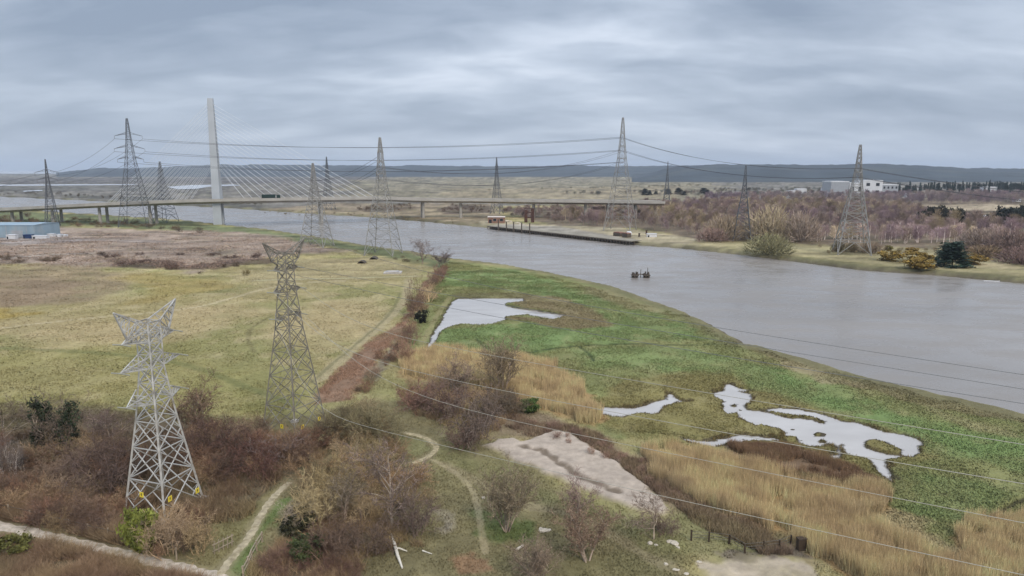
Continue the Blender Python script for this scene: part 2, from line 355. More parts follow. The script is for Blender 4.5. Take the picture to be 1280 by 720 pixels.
ZONES = [  # pixel outline, colour, edge softness m, edge raggedness m, strength
 ([(-1500, 216), (2800, 216), (2800, 246), (1600, 250), (860, 252), (450, 262), (-1500, 254)], (124, 119, 110), 30, 40, 1),          # far moor
 ([(430, 222), (900, 219), (900, 252), (620, 252), (440, 246)], (140, 131, 106), 40, 60, .9),
 ([(560, 236), (850, 233), (850, 247), (700, 250), (560, 249)], (152, 138, 108), 15, 25, .8),
 ([(-200, 224), (450, 222), (430, 229), (-200, 230)], (104, 100, 98), 60, 120, .9),
 ([(-200, 233), (250, 232), (240, 238), (-200, 241)], (106, 104, 98), 30, 50, .8),
 ([(-300, 240), (60, 244), (180, 253), (330, 261), (330, 258), (200, 247), (-300, 235)], (96, 94, 86), 8, 15, .9),
 ([(320, 262), (420, 254), (620, 254), (640, 285), (540, 277), (450, 271)], (148, 131, 104), 6, 10, .9),
 ([(440, 262), (470, 254), (510, 254), (520, 262), (480, 266)], (100, 84, 66), 4, 6, .8),
 ([(545, 262), (570, 256), (615, 258), (620, 266), (560, 268)], (92, 76, 64), 4, 6, .8),
 ([(620, 262), (700, 258), (800, 254), (1000, 248), (1290, 246), (1290, 330), (1150, 322), (1030, 306), (880, 300), (800, 286), (690, 282)], (118, 102, 84), 5, 8, .95),  # wood floor
 ([(600, 276), (700, 282), (770, 284), (860, 297), (930, 305), (930, 316), (845, 309), (790, 304), (660, 289), (600, 283)], (176, 162, 128), 3, 4, .95),
 ([(620, 280), (700, 283), (790, 299), (786, 305), (700, 295), (620, 285)], (158, 152, 142), 2, 2, .8),
 ([(860, 300), (960, 304), (1060, 307), (1200, 312), (1290, 330), (1290, 356), (1160, 344), (1000, 327), (880, 313)], (160, 148, 104), 3, 4, .9),
 ([(900, 312), (1000, 320), (1080, 329), (1170, 337), (1290, 346), (1290, 356), (1160, 345), (1000, 329), (900, 318)], (118, 112, 68), 2, 3, .8),
 ([(1210, 330), (1240, 325), (1278, 336), (1230, 338)], (196, 178, 132), 2, 3, .9),
 ([(1150, 256), (1240, 255), (1300, 258), (1300, 264), (1200, 264)], (176, 158, 128), 6, 6, .95),
 ([(1250, 279), (1300, 279), (1300, 289), (1256, 287)], (120, 138, 72), 4, 3, .95),
 # near land
 ([(-300, 262), (0, 264), (134, 270), (226, 276), (330, 288), (440, 305), (520, 317), (563, 325), (555, 335), (470, 318), (400, 308), (280, 291), (100, 282), (-300, 280)], (104, 114, 72), 4, 6, .9),
 ([(-300, 284), (0, 284), (100, 284), (270, 289), (330, 293), (400, 306), (440, 312), (380, 318), (330, 325), (240, 338), (150, 332), (60, 330), (-300, 330)], (158, 138, 122), 6, 9, .95),
 ([(130, 322), (200, 325), (240, 330), (330, 322), (340, 328), (250, 338), (150, 333)], (86, 68, 58), 2, 5, .85),
 ([(0, 296), (80, 295), (110, 301), (40, 306), (0, 308)], (156, 146, 140), 3, 4, .7),
 ([(-300, 332), (130, 334), (170, 345), (160, 362), (90, 378), (0, 388), (-300, 392)], (150, 130, 98), 6, 10, .8),
 ([(135, 342), (200, 340), (280, 350), (290, 360), (220, 374), (160, 380), (175, 362)], (158, 138, 66), 5, 7, .7),
 ([(-60, 384), (20, 384), (40, 392), (0, 402), (-60, 404)], (166, 142, 52), 3, 4, .8),
 ([(300, 340), (380, 325), (470, 322), (530, 334), (515, 344), (380, 350), (330, 362)], (172, 156, 110), 4, 6, .7),
 ([(-200, 440), (200, 430), (330, 450), (400, 480), (330, 530), (-200, 520)], (146, 140, 70), 8, 12, .55),
 ([(395, 505), (398, 486), (440, 446), (470, 420), (500, 405), (512, 385), (530, 352), (545, 342), (553, 345), (540, 366), (520, 388), (512, 405), (480, 440), (460, 470), (435, 500)], (142, 110, 86), .8, .9, .95),
 ([(456, 474), (480, 442), (512, 408), (519, 412), (490, 450), (468, 482)], (124, 112, 96), .8, .8, .8),
 ([(-200, 402), (150, 398), (300, 376), (320, 392), (260, 420), (120, 432), (-200, 430)], (182, 160, 112), 6, 9, .55),
 ([(-100, 345), (60, 350), (90, 366), (20, 380), (-100, 382)], (150, 126, 98), 5, 8, .6),
 ([(330, 400), (400, 380), (470, 378), (440, 420), (380, 450)], (186, 164, 116), 5, 7, .5),
 # marsh
 ([(545, 342), (563, 326), (620, 332), (692, 344), (771, 362), (857, 393), (927, 428), (996, 449), (1094, 478), (1280, 520), (1600, 620), (1600, 760), (1150, 760), (1050, 640), (830, 560), (730, 540), (640, 470), (500, 440), (515, 405), (535, 365)], (130, 134, 74), 1.5, 2.5, 1),
 ([(555, 340), (620, 334), (700, 352), (780, 380), (860, 410), (900, 424), (800, 430), (700, 432), (640, 424), (700, 412), (760, 408), (730, 390), (660, 368), (600, 358), (560, 356)], (118, 141, 74), 2.5, 4, .85),
 ([(540, 425), (560, 411), (600, 407), (660, 402), (720, 412), (700, 440), (650, 445), (580, 440)], (116, 141, 74), 1.5, 2.5, .85),
 ([(700, 432), (800, 432), (900, 440), (980, 470), (900, 468), (800, 466), (720, 458)], (124, 145, 78), 3, 4, .7),
 ([(650, 366), (700, 372), (745, 388), (765, 408), (720, 412), (655, 402), (640, 396), (700, 398), (710, 393), (640, 381)], (138, 122, 84), 1.5, 2.5, .9),
 ([(565, 366), (640, 366), (700, 378), (660, 372), (570, 372)], (120, 112, 76), 1, 1.5, .7),
 ([(720, 355), (760, 362), (830, 388), (840, 396), (780, 384), (730, 364)], (150, 138, 98), 2, 2.5, .6),
 ([(780, 468), (880, 462), (960, 480), (1050, 515), (1150, 540), (1165, 575), (1120, 590), (1100, 620), (960, 560), (840, 555), (760, 530), (740, 500)], (136, 126, 68), 2, 4, .95),
 ([(940, 455), (1020, 474), (1120, 510), (1280, 548), (1500, 610), (1500, 660), (1280, 600), (1130, 545), (1000, 505), (930, 478)], (117, 145, 74), 3, 4, .85),
 ([(1140, 590), (1280, 600), (1280, 625), (1180, 660), (1110, 640), (1130, 610)], (120, 141, 74), 2, 4, .75),
 ([(920, 424), (1000, 447), (1100, 476), (1290, 518), (1290, 532), (1180, 512), (1080, 486), (1000, 462), (930, 436)], (120, 108, 72), 1, 2, .9),
 ([(950, 440), (1000, 455), (1040, 468), (1095, 488), (1030, 478), (980, 460)], (166, 150, 112), 1, 2, .8),
 ([(1150, 502), (1200, 520), (1260, 540), (1300, 552), (1230, 540), (1170, 520)], (158, 150, 100), 1, 1.5, .6),
 ([(905, 556), (950, 553), (1000, 560), (1040, 575), (1100, 600), (1105, 616), (1060, 612), (1000, 600), (940, 580)], (124, 98, 74), 1, 2, .95),
 # reed beds
 ([(498, 444), (545, 436), (620, 444), (690, 455), (730, 486), (757, 520), (745, 536), (690, 518), (620, 500), (560, 485), (500, 472)], (172, 138, 86), 1, 1.5, .95),
 ([(800, 566), (850, 556), (960, 588), (1050, 612), (1108, 612), (1114, 636), (1080, 652), (1170, 698), (1230, 740), (1080, 740), (1020, 700), (960, 668), (880, 632), (820, 596)], (176, 140, 84), 1, 1.5, .95),
 ([(1185, 684), (1220, 652), (1300, 640), (1300, 740), (1220, 740)], (176, 142, 88), 1, 1.5, .9),
 ([(1070, 650), (1110, 640), (1180, 668), (1190, 690), (1130, 676)], (172, 152, 106), 1.5, 2, .8),
 # foreground
 ([(500, 500), (600, 548), (760, 640), (860, 740), (-400, 900), (-400, 480), (0, 505), (160, 510), (330, 520), (400, 512)], (128, 118, 78), 2, 4, .95),
 ([(560, 480), (640, 500), (745, 540), (830, 590), (900, 636), (1020, 690), (1010, 700), (880, 655), (800, 610), (700, 556), (620, 548)], (142, 122, 96), 1.5, 2, .9),
 ([(545, 565), (600, 600), (640, 612), (720, 640), (800, 690), (900, 700), (1000, 680), (980, 668), (870, 640), (820, 655), (740, 630), (640, 595), (570, 556)], (126, 124, 74), 1.5, 2, .7),
 ([(-400, 520), (160, 515), (340, 545), (420, 560), (370, 590), (280, 655), (160, 690), (30, 660), (-400, 610)], (104, 90, 66), 1.5, 2, .95),
 ([(-400, 690), (0, 676), (100, 692), (260, 730), (260, 800), (-400, 900)], (108, 90, 70), 1, 1.5, .95),
 ([(-60, 690), (16, 682), (36, 700), (20, 730), (-60, 730)], (112, 110, 76), 1, 1.5, .85),
 ([(320, 730), (325, 690), (370, 650), (440, 630), (530, 640), (520, 670), (440, 690), (430, 740)], (116, 96, 74), 1, 2, .9),
 ([(280, 722), (305, 680), (338, 640), (352, 625), (365, 622), (330, 668), (312, 700), (305, 722)], (104, 124, 58), .6, .8, .9),
 ([(250, 660), (300, 650), (330, 625), (350, 605), (325, 640), (290, 690), (265, 715), (240, 700)], (136, 126, 76), .8, 1, .8),
 ([(595, 640), (640, 640), (672, 660), (668, 678), (620, 680), (600, 668)], (92, 112, 52), .8, 1.2, .85),
 ([(565, 700), (590, 695), (612, 700), (612, 712), (580, 714)], (158, 118, 84), .6, 1, .7),
 ([(545, 640), (570, 638), (575, 655), (556, 665)], (160, 150, 132), .8, 1, .7),
 ([(875, 705), (900, 700), (960, 695), (1010, 700), (1020, 725), (880, 740)], (184, 168, 144), .6, 1, .95),
 ([(890, 690), (1000, 686), (1020, 698), (960, 696), (900, 699)], (118, 106, 92), .6, 1, .9),
 ([(500, 545), (530, 550), (538, 560), (520, 570), (505, 565)], (140, 138, 86), .5, .8, .8),
 ([(598, 655), (615, 655), (612, 662), (598, 662)], (170, 160, 135), .4, .4, .0),
]
ZW = [(poly(z[0]), lin(z[1]), z[2], z[3], z[4]) for z in ZONES]
TW = [(smooth_line(poly(t[0]), 5), t[1], lin(t[2]), t[3]) for t in TRACKS]
GREEN_OUT = lin((150, 140, 86))

def river_sd(X, Y):
    s = sdf(RIVER, X, Y, 80)
    n = (fbm(X / 7, Y / 7, 31, 3) - 0.5)
    return s + n * 2.2
def pond_sd(X, Y):
    s = np.full(X.shape, -1e6)
    for P in PONDW: s = np.maximum(s, sdf(P, X, Y, 6))
    for P in ISLEW:
        q = sdf(P, X, Y, 3); s = np.where(q > -3, np.minimum(s, -q), s)
    rag = (fbm(X / 1.6, Y / 1.6, 41, 3) - 0.5) * 1.3
    return np.where(s > -8, s + rag, s)

def terrain(X, Y, full=False):
    X = np.asarray(X, float); Y = np.asarray(Y, float)
    near = np.clip(1 - (Y - 250) / 250, 0, 1)
    base = (fbm(X / 30, Y / 30, 3, 3) - 0.5) * 0.5 + (fbm(X / 3.2, Y / 3.2, 5, 3) - 0.5) * 0.35 * (0.3 + 0.7 * near)
    dp = np.full(X.shape, 1e6)
    for k, P in PATHW.items():
        dp = np.minimum(dp, ldist(P, X, Y) - PATHS[k][1])
    base = base * (0.35 + 0.65 * sstep(0.2, 2.5, dp))
    sand = sdf(SAND, X, Y, 6)
    sn = sstep(-0.35, 0.7, sand + (fbm(X / 2, Y / 2, 61, 2) - .5) * 1.5)
    base = base + sn * (0.40 + 0.13 * fbm(X / 1.8, Y / 1.8, 62, 3))
    base = base - 0.22 * (1 - sstep(0.1, 0.9, ldist(SAND_CREASE, X, Y) + (fbm(X / 2, Y / 2, 63, 2) - .5) * .8))
    for P, w, c, s in TW:
        if s > 0.79 and w < 0.7: base = base - 0.55 * (1 - sstep(w * .4, w * 1.6, ldist(P, X, Y)))
    base = np.maximum(base, -0.2)
    ps = pond_sd(X, Y)
    base = np.where(ps > -3, np.where(ps > 0, ZP - np.minimum(0.08 + ps * 0.35, 0.5), ZP + (base * 0.5 - ZP) * sstep(-0.02, 0.5, -ps)), base)
    rs = river_sd(X, Y)
    bank = ZR + (base - ZR) * sstep(0.0, 3.6, -rs) ** 0.8
    h = np.where(rs > 0, ZR - np.minimum(0.05 + rs * 0.25, 3.0), np.where(rs > -5, bank, base))
    if full: return h, rs, ps, sn
    return h
def H(x, y): return float(terrain(np.array([x]), np.array([y]))[0])
def at(px, py):
    x, y = gp(px, py); return (x, y, H(x, y))

def albedo(X, Y, rs, ps, sn):
    n = X.shape
    big = fbm(X / 28, Y / 28, 11, 4); mid = fbm(X / 6, Y / 6, 12, 4); fine = fbm(X / 1.1, Y / 1.1, 13, 3)
    a, b, c = lin((164, 150, 94)), lin((150, 145, 84)), lin((180, 163, 116))
    w = sstep(.35, .65, big)[:, None]
    colr = a * (1 - w) + b * w
    w = sstep(.5, .72, mid)[:, None]; colr = colr * (1 - w * .6) + c * w * .6
    grow_ = np.clip(Y / 300, 1, 20)                        # coarser edges far away
    for P, cc, soft, rag, st in ZW:
        s = sdf(P, X, Y, soft * 2 + rag * 2 + 5)
        m = s > -1e5
        if not m.any(): continue
        e = np.where(m, s + (fbm(X / (rag * 2.2), Y / (rag * 2.2), 21, 4) - 0.5) * rag * 3.2, -1e6)
        ww = (sstep(-soft, soft, e) * st)[:, None]
        var = (0.80 + 0.4 * fbm(X / (soft * 3), Y / (soft * 3), 22, 4))[:, None]
        colr = colr * (1 - ww) + cc * var * ww
    q1_ = sstep(.52, .70, fbm(X / 14, Y / 14, 75, 5)); q2_ = sstep(.56, .72, fbm(X / 3.5, Y / 3.5, 76, 4)); nearm = (X > -30) * (Y < 420) * (rs < -2)
    colr = colr * (1 - .3 * (q1_ * nearm)[:, None]) + lin((144, 136, 84)) * .3 * (q1_ * nearm)[:, None]
    colr = colr * (1 - .25 * (q2_ * nearm)[:, None]) + lin((164, 152, 100)) * .25 * (q2_ * nearm)[:, None]
    # green flushes and straw patches inside grass
    g = sstep(.55, .75, fbm(X / 9, Y / 9, 71, 4)) * (rs < -2)
    colr = colr * (1 - 0.18 * g[:, None]) + lin((120, 124, 62)) * 0.18 * g[:, None]
    for P, wd, cc, st in TW:
        d = ldist(P, X, Y) + (fbm(X / 2.5, Y / 2.5, 23, 3) - .5) * wd * 1.2
        gsc = np.clip(Y / 220, 1, 3)
        ww = ((1 - sstep(wd * .5 * gsc, wd * 1.35 * gsc, d)) * st)[:, None]
        colr = colr * (1 - ww) + cc * ww
    for k, P in PATHW.items():
        d = ldist(P, X, Y) + (fbm(X / 2, Y / 2, 24, 3) - .5) * 1.0
        ww = (1 - sstep(PATHS[k][1] * 0.7, PATHS[k][1] * 2.2, d))[:, None] * .55
        colr = colr * (1 - ww) + lin((150, 138, 100)) * ww
    sw = sn[:, None]
    sandc = lin((186, 170, 152)) * (0.86 + 0.28 * fbm(X / 1.5, Y / 1.5, 25, 4))[:, None]
    colr = colr * (1 - sw) + sandc * sw
    cw = ((1 - sstep(.25, 1.0, ldist(SAND_CREASE, X, Y) + (fine - .5) * 1.4)) * .8 * sn)[:, None]
    colr = colr * (1 - cw) + lin((112, 96, 76)) * cw
    # wet mud: pond margins and river banks
    pw = (sstep(-0.65, -0.1, ps + (fine - .5) * 1.0) * .85)[:, None]
    colr = colr * (1 - pw) + lin((74, 64, 52)) * pw
    ow = (sstep(-11, -5, rs + (fine - .5) * 4) * .75)[:, None]
    colr = colr * (1 - ow) + lin((116, 112, 76)) * ow
    rw = (sstep(-3.0, -0.4, rs + (fine - .5) * 2.5) * np.clip(320 / Y, .45, 1) * .9)[:, None]
    colr = colr * (1 - rw) + lin((96, 86, 70)) * rw
    far_ = sstep(170, 420, Y); st_ = fbm(X / 26, Y / 7, 81, 5); st2 = fbm(X / 7, Y / 3, 83, 4)
    colr = colr * (1 + far_ * ((st_ - .5) * 1.5 + (st2 - .5) * .8))[:, None]
    colr = colr * (0.84 + 0.32 * fine)[:, None] * (0.9 + 0.2 * mid)[:, None]
    return np.clip(desat(colr * ALB, .18), 0.01, 0.75)
def ground_colour(X, Y):
    h, rs, ps, sn = terrain(X, Y, True)
    return h, albedo(X, Y, rs, ps, sn), rs, ps

# ------------------------------------------------------------------ ground
def depth_of(py): return gp(640, py)[1]
rows = [depth_of(y) for y in np.concatenate([np.arange(1060, 760, -8.0), np.arange(760, 236, -1.45), np.arange(236, 218.4, -0.9)])]
rows = np.array(rows + [8500, 11000, 15000, 22000, 30000])
us = np.concatenate([np.linspace(-1.5, -0.84, 60)[:-1], np.linspace(-0.84, 0.84, 760), np.linspace(0.84, 1.5, 60)[1:]])
GX = (us[None, :] * (rows[:, None] + 8)).ravel(); GY = np.repeat(rows, len(us))
gh, galb, grs, gps = ground_colour(GX, GY)
nr, nc = len(rows), len(us)
ii = (np.arange(nr - 1)[:, None] * nc + np.arange(nc - 1)[None, :]).ravel()
GF = np.stack([ii, ii + 1, ii + nc + 1, ii + nc], 1)
m_ground = mat('ground_turf', rough=0.95, noise=0.13, nscale=0.9, src='attr', bump=0.5, bscale=2.2, spec=0.12)
g_ob = link('ground', tri_mesh('ground', np.stack([GX, GY, gh], 1), GF, galb, m_ground, True))
props(g_ob, 'rough grass, marsh and moor on both sides of the river', 'ground', kind='structure')

# paths: thin worn strips lying on the ground
def strip(name, P, hw, m, lift=0.035, rag=0.25):
    P = smooth_line(P, 3); n = len(P); V = []; F = []
    T = np.gradient(P, axis=0); T /= np.linalg.norm(T, axis=1)[:, None]; Nn = np.stack([-T[:, 1], T[:, 0]], 1)
    K = 5
    for i in range(n):
        wl = hw * (1 + rag * math.sin(i * .37) * math.sin(i * .83 + 1)) ; wr = hw * (1 + rag * math.sin(i * .29 + 2) * math.sin(i * .71))
        for k in range(K):
            t = -1 + 2 * k / (K - 1); q = P[i] + Nn[i] * (wl if t < 0 else wr) * t
            V.append((q[0], q[1]))
    V = np.array(V); z = terrain(V[:, 0], V[:, 1]) + lift
    edge = np.tile([0.0, 1, 1, 1, 0], n); z = z - (1 - edge) * 0.06
    for i in range(n - 1):
        for k in range(K - 1):
            a = i * K + k; F.append((a, a + K, a + K + 1, a + 1))
    o = link(name, tri_mesh(name, np.column_stack([V, z]), F, None, m, True)); return o
lab = {'gravel_path': 'pale gravel path running past the hedge below the horned steel pylon', 'footpath': 'narrow trodden footpath branching up from the gravel path', 'access_track': 'straight pale track across the dry field to the concrete slab', 'loop_track': 'curved bare loop of track beside the olive bushes'}
for k, P in PATHW.items():
    mm = mat(k + '_gravel', alb8(*PATHS[k][2]), 0.95, noise=0.3, nscale=1.4, bump=0.3, bscale=6, dirt=(alb8(128, 118, 84), 0.9, 0.7))
    props(strip(k, P, PATHS[k][1], mm), lab[k], 'path', kind='structure')

# ------------------------------------------------------------------ water
m_river = water_mat('river_water', alb8(146, 141, 136), 0.27, 0.09, 0.9, (1, 2.2, 1), 0.5, R(25))
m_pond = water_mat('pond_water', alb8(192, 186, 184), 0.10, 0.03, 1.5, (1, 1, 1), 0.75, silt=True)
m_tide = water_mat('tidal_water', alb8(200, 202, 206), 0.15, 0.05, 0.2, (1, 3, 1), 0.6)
def sheet(name, P, z, m, label, cat, sub=1):
    import bmesh
    bm = bmesh.new(); vsx = [bm.verts.new((p[0], p[1], z)) for p in P]; f = bm.faces.new(vsx)
    bmesh.ops.triangulate(bm, faces=[f]); bmesh.ops.recalc_face_normals(bm, faces=bm.faces)
    me = bpy.data.meshes.new(name); bm.to_mesh(me); bm.free()
    if me.polygons and me.polygons[0].normal.z < 0: me.flip_normals()
    return props(link(name, me, None, m), label, cat, kind='structure')
rx = np.array([[-9000, 60], [9000, 60], [9000, 4200], [-9000, 4200]], float)
sheet('river', rx, ZR, m_river, 'wide grey tidal river curving under the cable-stayed bridge', 'river')
for i, (P, lb) in enumerate(zip(PONDW, ['pale still pool beside the hedge bank in the green marsh', 'small bright pool at the tip of the reed bed', 'long branching pool with grassy islets in the marsh', 'thin curved arm of water above the rust brown sedge'])):
    lo = P.min(0) - 1.0; hi = P.max(0) + 1.0; nx, ny = [int(v) + 2 for v in (hi - lo) / .4]
    gx, gy = np.meshgrid(np.linspace(lo[0], hi[0], nx), np.linspace(lo[1], hi[1], ny)); gx = gx.ravel(); gy = gy.ravel(); dd = pond_sd(gx, gy)
    k = (np.arange(ny - 1)[:, None] * nx + np.arange(nx - 1)[None, :]).ravel(); qf = np.stack([k, k + 1, k + nx + 1, k + nx], 1); qf = qf[(dd[qf] > -.8).any(1)]
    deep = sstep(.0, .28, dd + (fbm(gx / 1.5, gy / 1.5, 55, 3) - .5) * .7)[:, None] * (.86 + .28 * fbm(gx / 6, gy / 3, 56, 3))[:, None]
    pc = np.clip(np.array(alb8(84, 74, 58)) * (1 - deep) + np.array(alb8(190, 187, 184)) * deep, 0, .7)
    if i == 0:
        mudf = (sstep(7, 15, gx - P[:, 0].mean()) * sstep(.42, .56, fbm(gx / 5, gy / 2.2, 57, 4)))[:, None]; pc = pc * (1 - .75 * mudf) + np.array(alb8(138, 128, 116)) * .75 * mudf
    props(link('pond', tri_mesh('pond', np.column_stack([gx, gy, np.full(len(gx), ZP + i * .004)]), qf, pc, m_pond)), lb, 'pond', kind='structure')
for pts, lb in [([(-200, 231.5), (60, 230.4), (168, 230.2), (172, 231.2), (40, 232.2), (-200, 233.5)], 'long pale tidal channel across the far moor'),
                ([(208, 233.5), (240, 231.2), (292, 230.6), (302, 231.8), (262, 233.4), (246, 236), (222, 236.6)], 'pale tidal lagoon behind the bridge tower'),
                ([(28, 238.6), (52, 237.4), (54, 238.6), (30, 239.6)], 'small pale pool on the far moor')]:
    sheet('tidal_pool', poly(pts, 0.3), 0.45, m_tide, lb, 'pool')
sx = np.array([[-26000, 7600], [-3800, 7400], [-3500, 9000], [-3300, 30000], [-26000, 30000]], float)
sheet('sea', sx, 1.0, m_tide, 'thin band of sea on the horizon beyond the estuary', 'sea')

# ------------------------------------------------------------------ hills
m_hill = mat('haze_tinted_hill', alb8(60, 70, 78), 0.95, noise=0.35, nscale=0.006, src='flat', coords='Object', dirt=(alb8(88, 94, 92), 0.004, 0.7))  # woodland tone with the blue of distant haze mixed into the colour
def hill(name, prof, Y0, deep, label, seed, rough):
    px = np.array([p[0] for p in prof], float); py = np.array([p[1] for p in prof], float)
    xs = np.linspace(px[0], px[-1], 420); ys = np.interp(xs, px, py)
    V = []; K = 12
    for i, (a, b) in enumerate(zip(xs, ys)):
        X, _, z = atY(a, b, Y0 + deep)
        for k in range(K):
            t = k / (K - 1); yy = Y0 + deep * t * 1.4
            zz = max(z, 2) * math.sin(min(t * 1.4, 1.6) * math.pi / 2) ** 1.3 if t * 1.4 <= 1 else max(z, 2) * (1 - (t * 1.4 - 1) * 1.2)
            xx = X * (yy / (Y0 + deep))
            V.append((xx, yy, zz))
    V = np.array(V)
    nz = (fbm(V[:, 0] / 400, V[:, 1] / 400, seed, 4) - .5) * rough * 4 + (fbm(V[:, 0] / 40, V[:, 1] / 40, seed + 3, 3) - .5) * rough * 1.2
    V[:, 2] += nz * np.clip(V[:, 2] / 30, 0, 1)
    F = []
    for i in range(len(xs) - 1):
        for k in range(K - 1):
            a = i * K + k; F.append((a, a + K, a + K + 1, a + 1))
    return props(link(name, tri_mesh(name, V, F, None, m_hill, False)), label, 'hills', kind='structure')
hill('hills', [(70, 216), (105, 212.5), (125, 209.5), (170, 209.5), (240, 209), (280, 206), (330, 206), (420, 207), (520, 207), (620, 208), (720, 207), (820, 207), (900, 206), (1000, 207)], 4300, 2200, 'long low blue wooded ridge on the horizon', 5, 9)
hill('hills', [(790, 222), (850, 208.5), (900, 206), (960, 205), (1020, 206.5), (1080, 205.5), (1130, 206), (1180, 207.5), (1210, 210), (1240, 211), (1300, 211.5), (1500, 208), (1700, 212)], 2500, 1500, 'wooded dark blue hill behind the factory', 15, 7)

# ------------------------------------------------------------------ lattice pylons
m_steel = mat('galvanised_steel', alb8(200, 200, 196), 0.55, 0.25, noise=0.18, nscale=1.2, dirt=(alb8(136, 126, 112), 0.8, 0.7))
m_steel_old = mat('weathered_steel', alb8(142, 138, 128), 0.65, 0.2, noise=0.22, nscale=0.8, dirt=(alb8(112, 104, 90), 0.6, 0.6))
m_steel_mid = mat('grey_steel', alb8(160, 160, 158), 0.6, 0.2, noise=0.2, nscale=0.3)
m_steel_far = mat('grey_painted_steel', alb8(104, 108, 114), 0.6, 0.2, noise=0.15, nscale=0.3)
m_insul = mat('glass_insulator', alb8(170, 172, 162), 0.25, 0, noise=0.05, nscale=4)
m_insul_d = mat('brown_insulator', alb8(110, 100, 96), 0.3, 0)
m_sign = mat('yellow_sign', alb8(250, 226, 60), 0.5, noise=0.05, nscale=3)
m_sign_face = mat('black_print', (0.02, 0.02, 0.02), 0.6)
m_conc = mat('concrete', alb8(190, 186, 180), 0.9, noise=0.15, nscale=0.7, dirt=(alb8(140, 132, 122), 0.25, 0.6))
UNIT = MB().box(-.5, .5, -.5, .5, 0, 1).mesh('steel_bar'); UNIT2 = UNIT.copy(); UNIT3 = UNIT.copy()
UNIT.materials.append(m_steel); UNIT2.materials.append(m_steel_old); UNIT3.materials.append(m_steel_far)
def bar_obj(name, parent, a, b, w, unit):
    a = Vector(a); d = Vector(b) - a
    o = bpy.data.objects.new(name, unit); COL.objects.link(o); o.parent = parent
    o.location = a; o.rotation_mode = 'QUATERNION'; o.rotation_quaternion = d.to_track_quat('Z', 'Y'); o.scale = (w, w, d.length)
    return o
def insulator_mesh(n, r, L_, m, seg=8):
    mb = MB(); mb.tube([(0, 0, 0), (0, 0, L_)], r * .25, 5)
    for i in range(n):
        z = L_ * (i + .6) / (n + .2); h = L_ / n * .5
        mb.tube([(0, 0, z - h * .5), (0, 0, z), (0, 0, z + h * .5)], [r * .4, r, r * .5], seg)
    me = mb.mesh('insulator'); me.materials.append(m); return me
INS_NEAR = insulator_mesh(10, 0.10, 1.5, m_insul); INS_FAR = insulator_mesh(6, 0.22, 2.2, m_insul_d, 6)
def hw_at(prof, z):
    for (z0, h0), (z1, h1) in zip(prof, prof[1:]):
        if z <= z1: return h0 + (h1 - h0) * (z - z0) / (z1 - z0)
    return prof[-1][1]
CORN = ((-1, -1), (1, -1), (1, 1), (-1, 1))
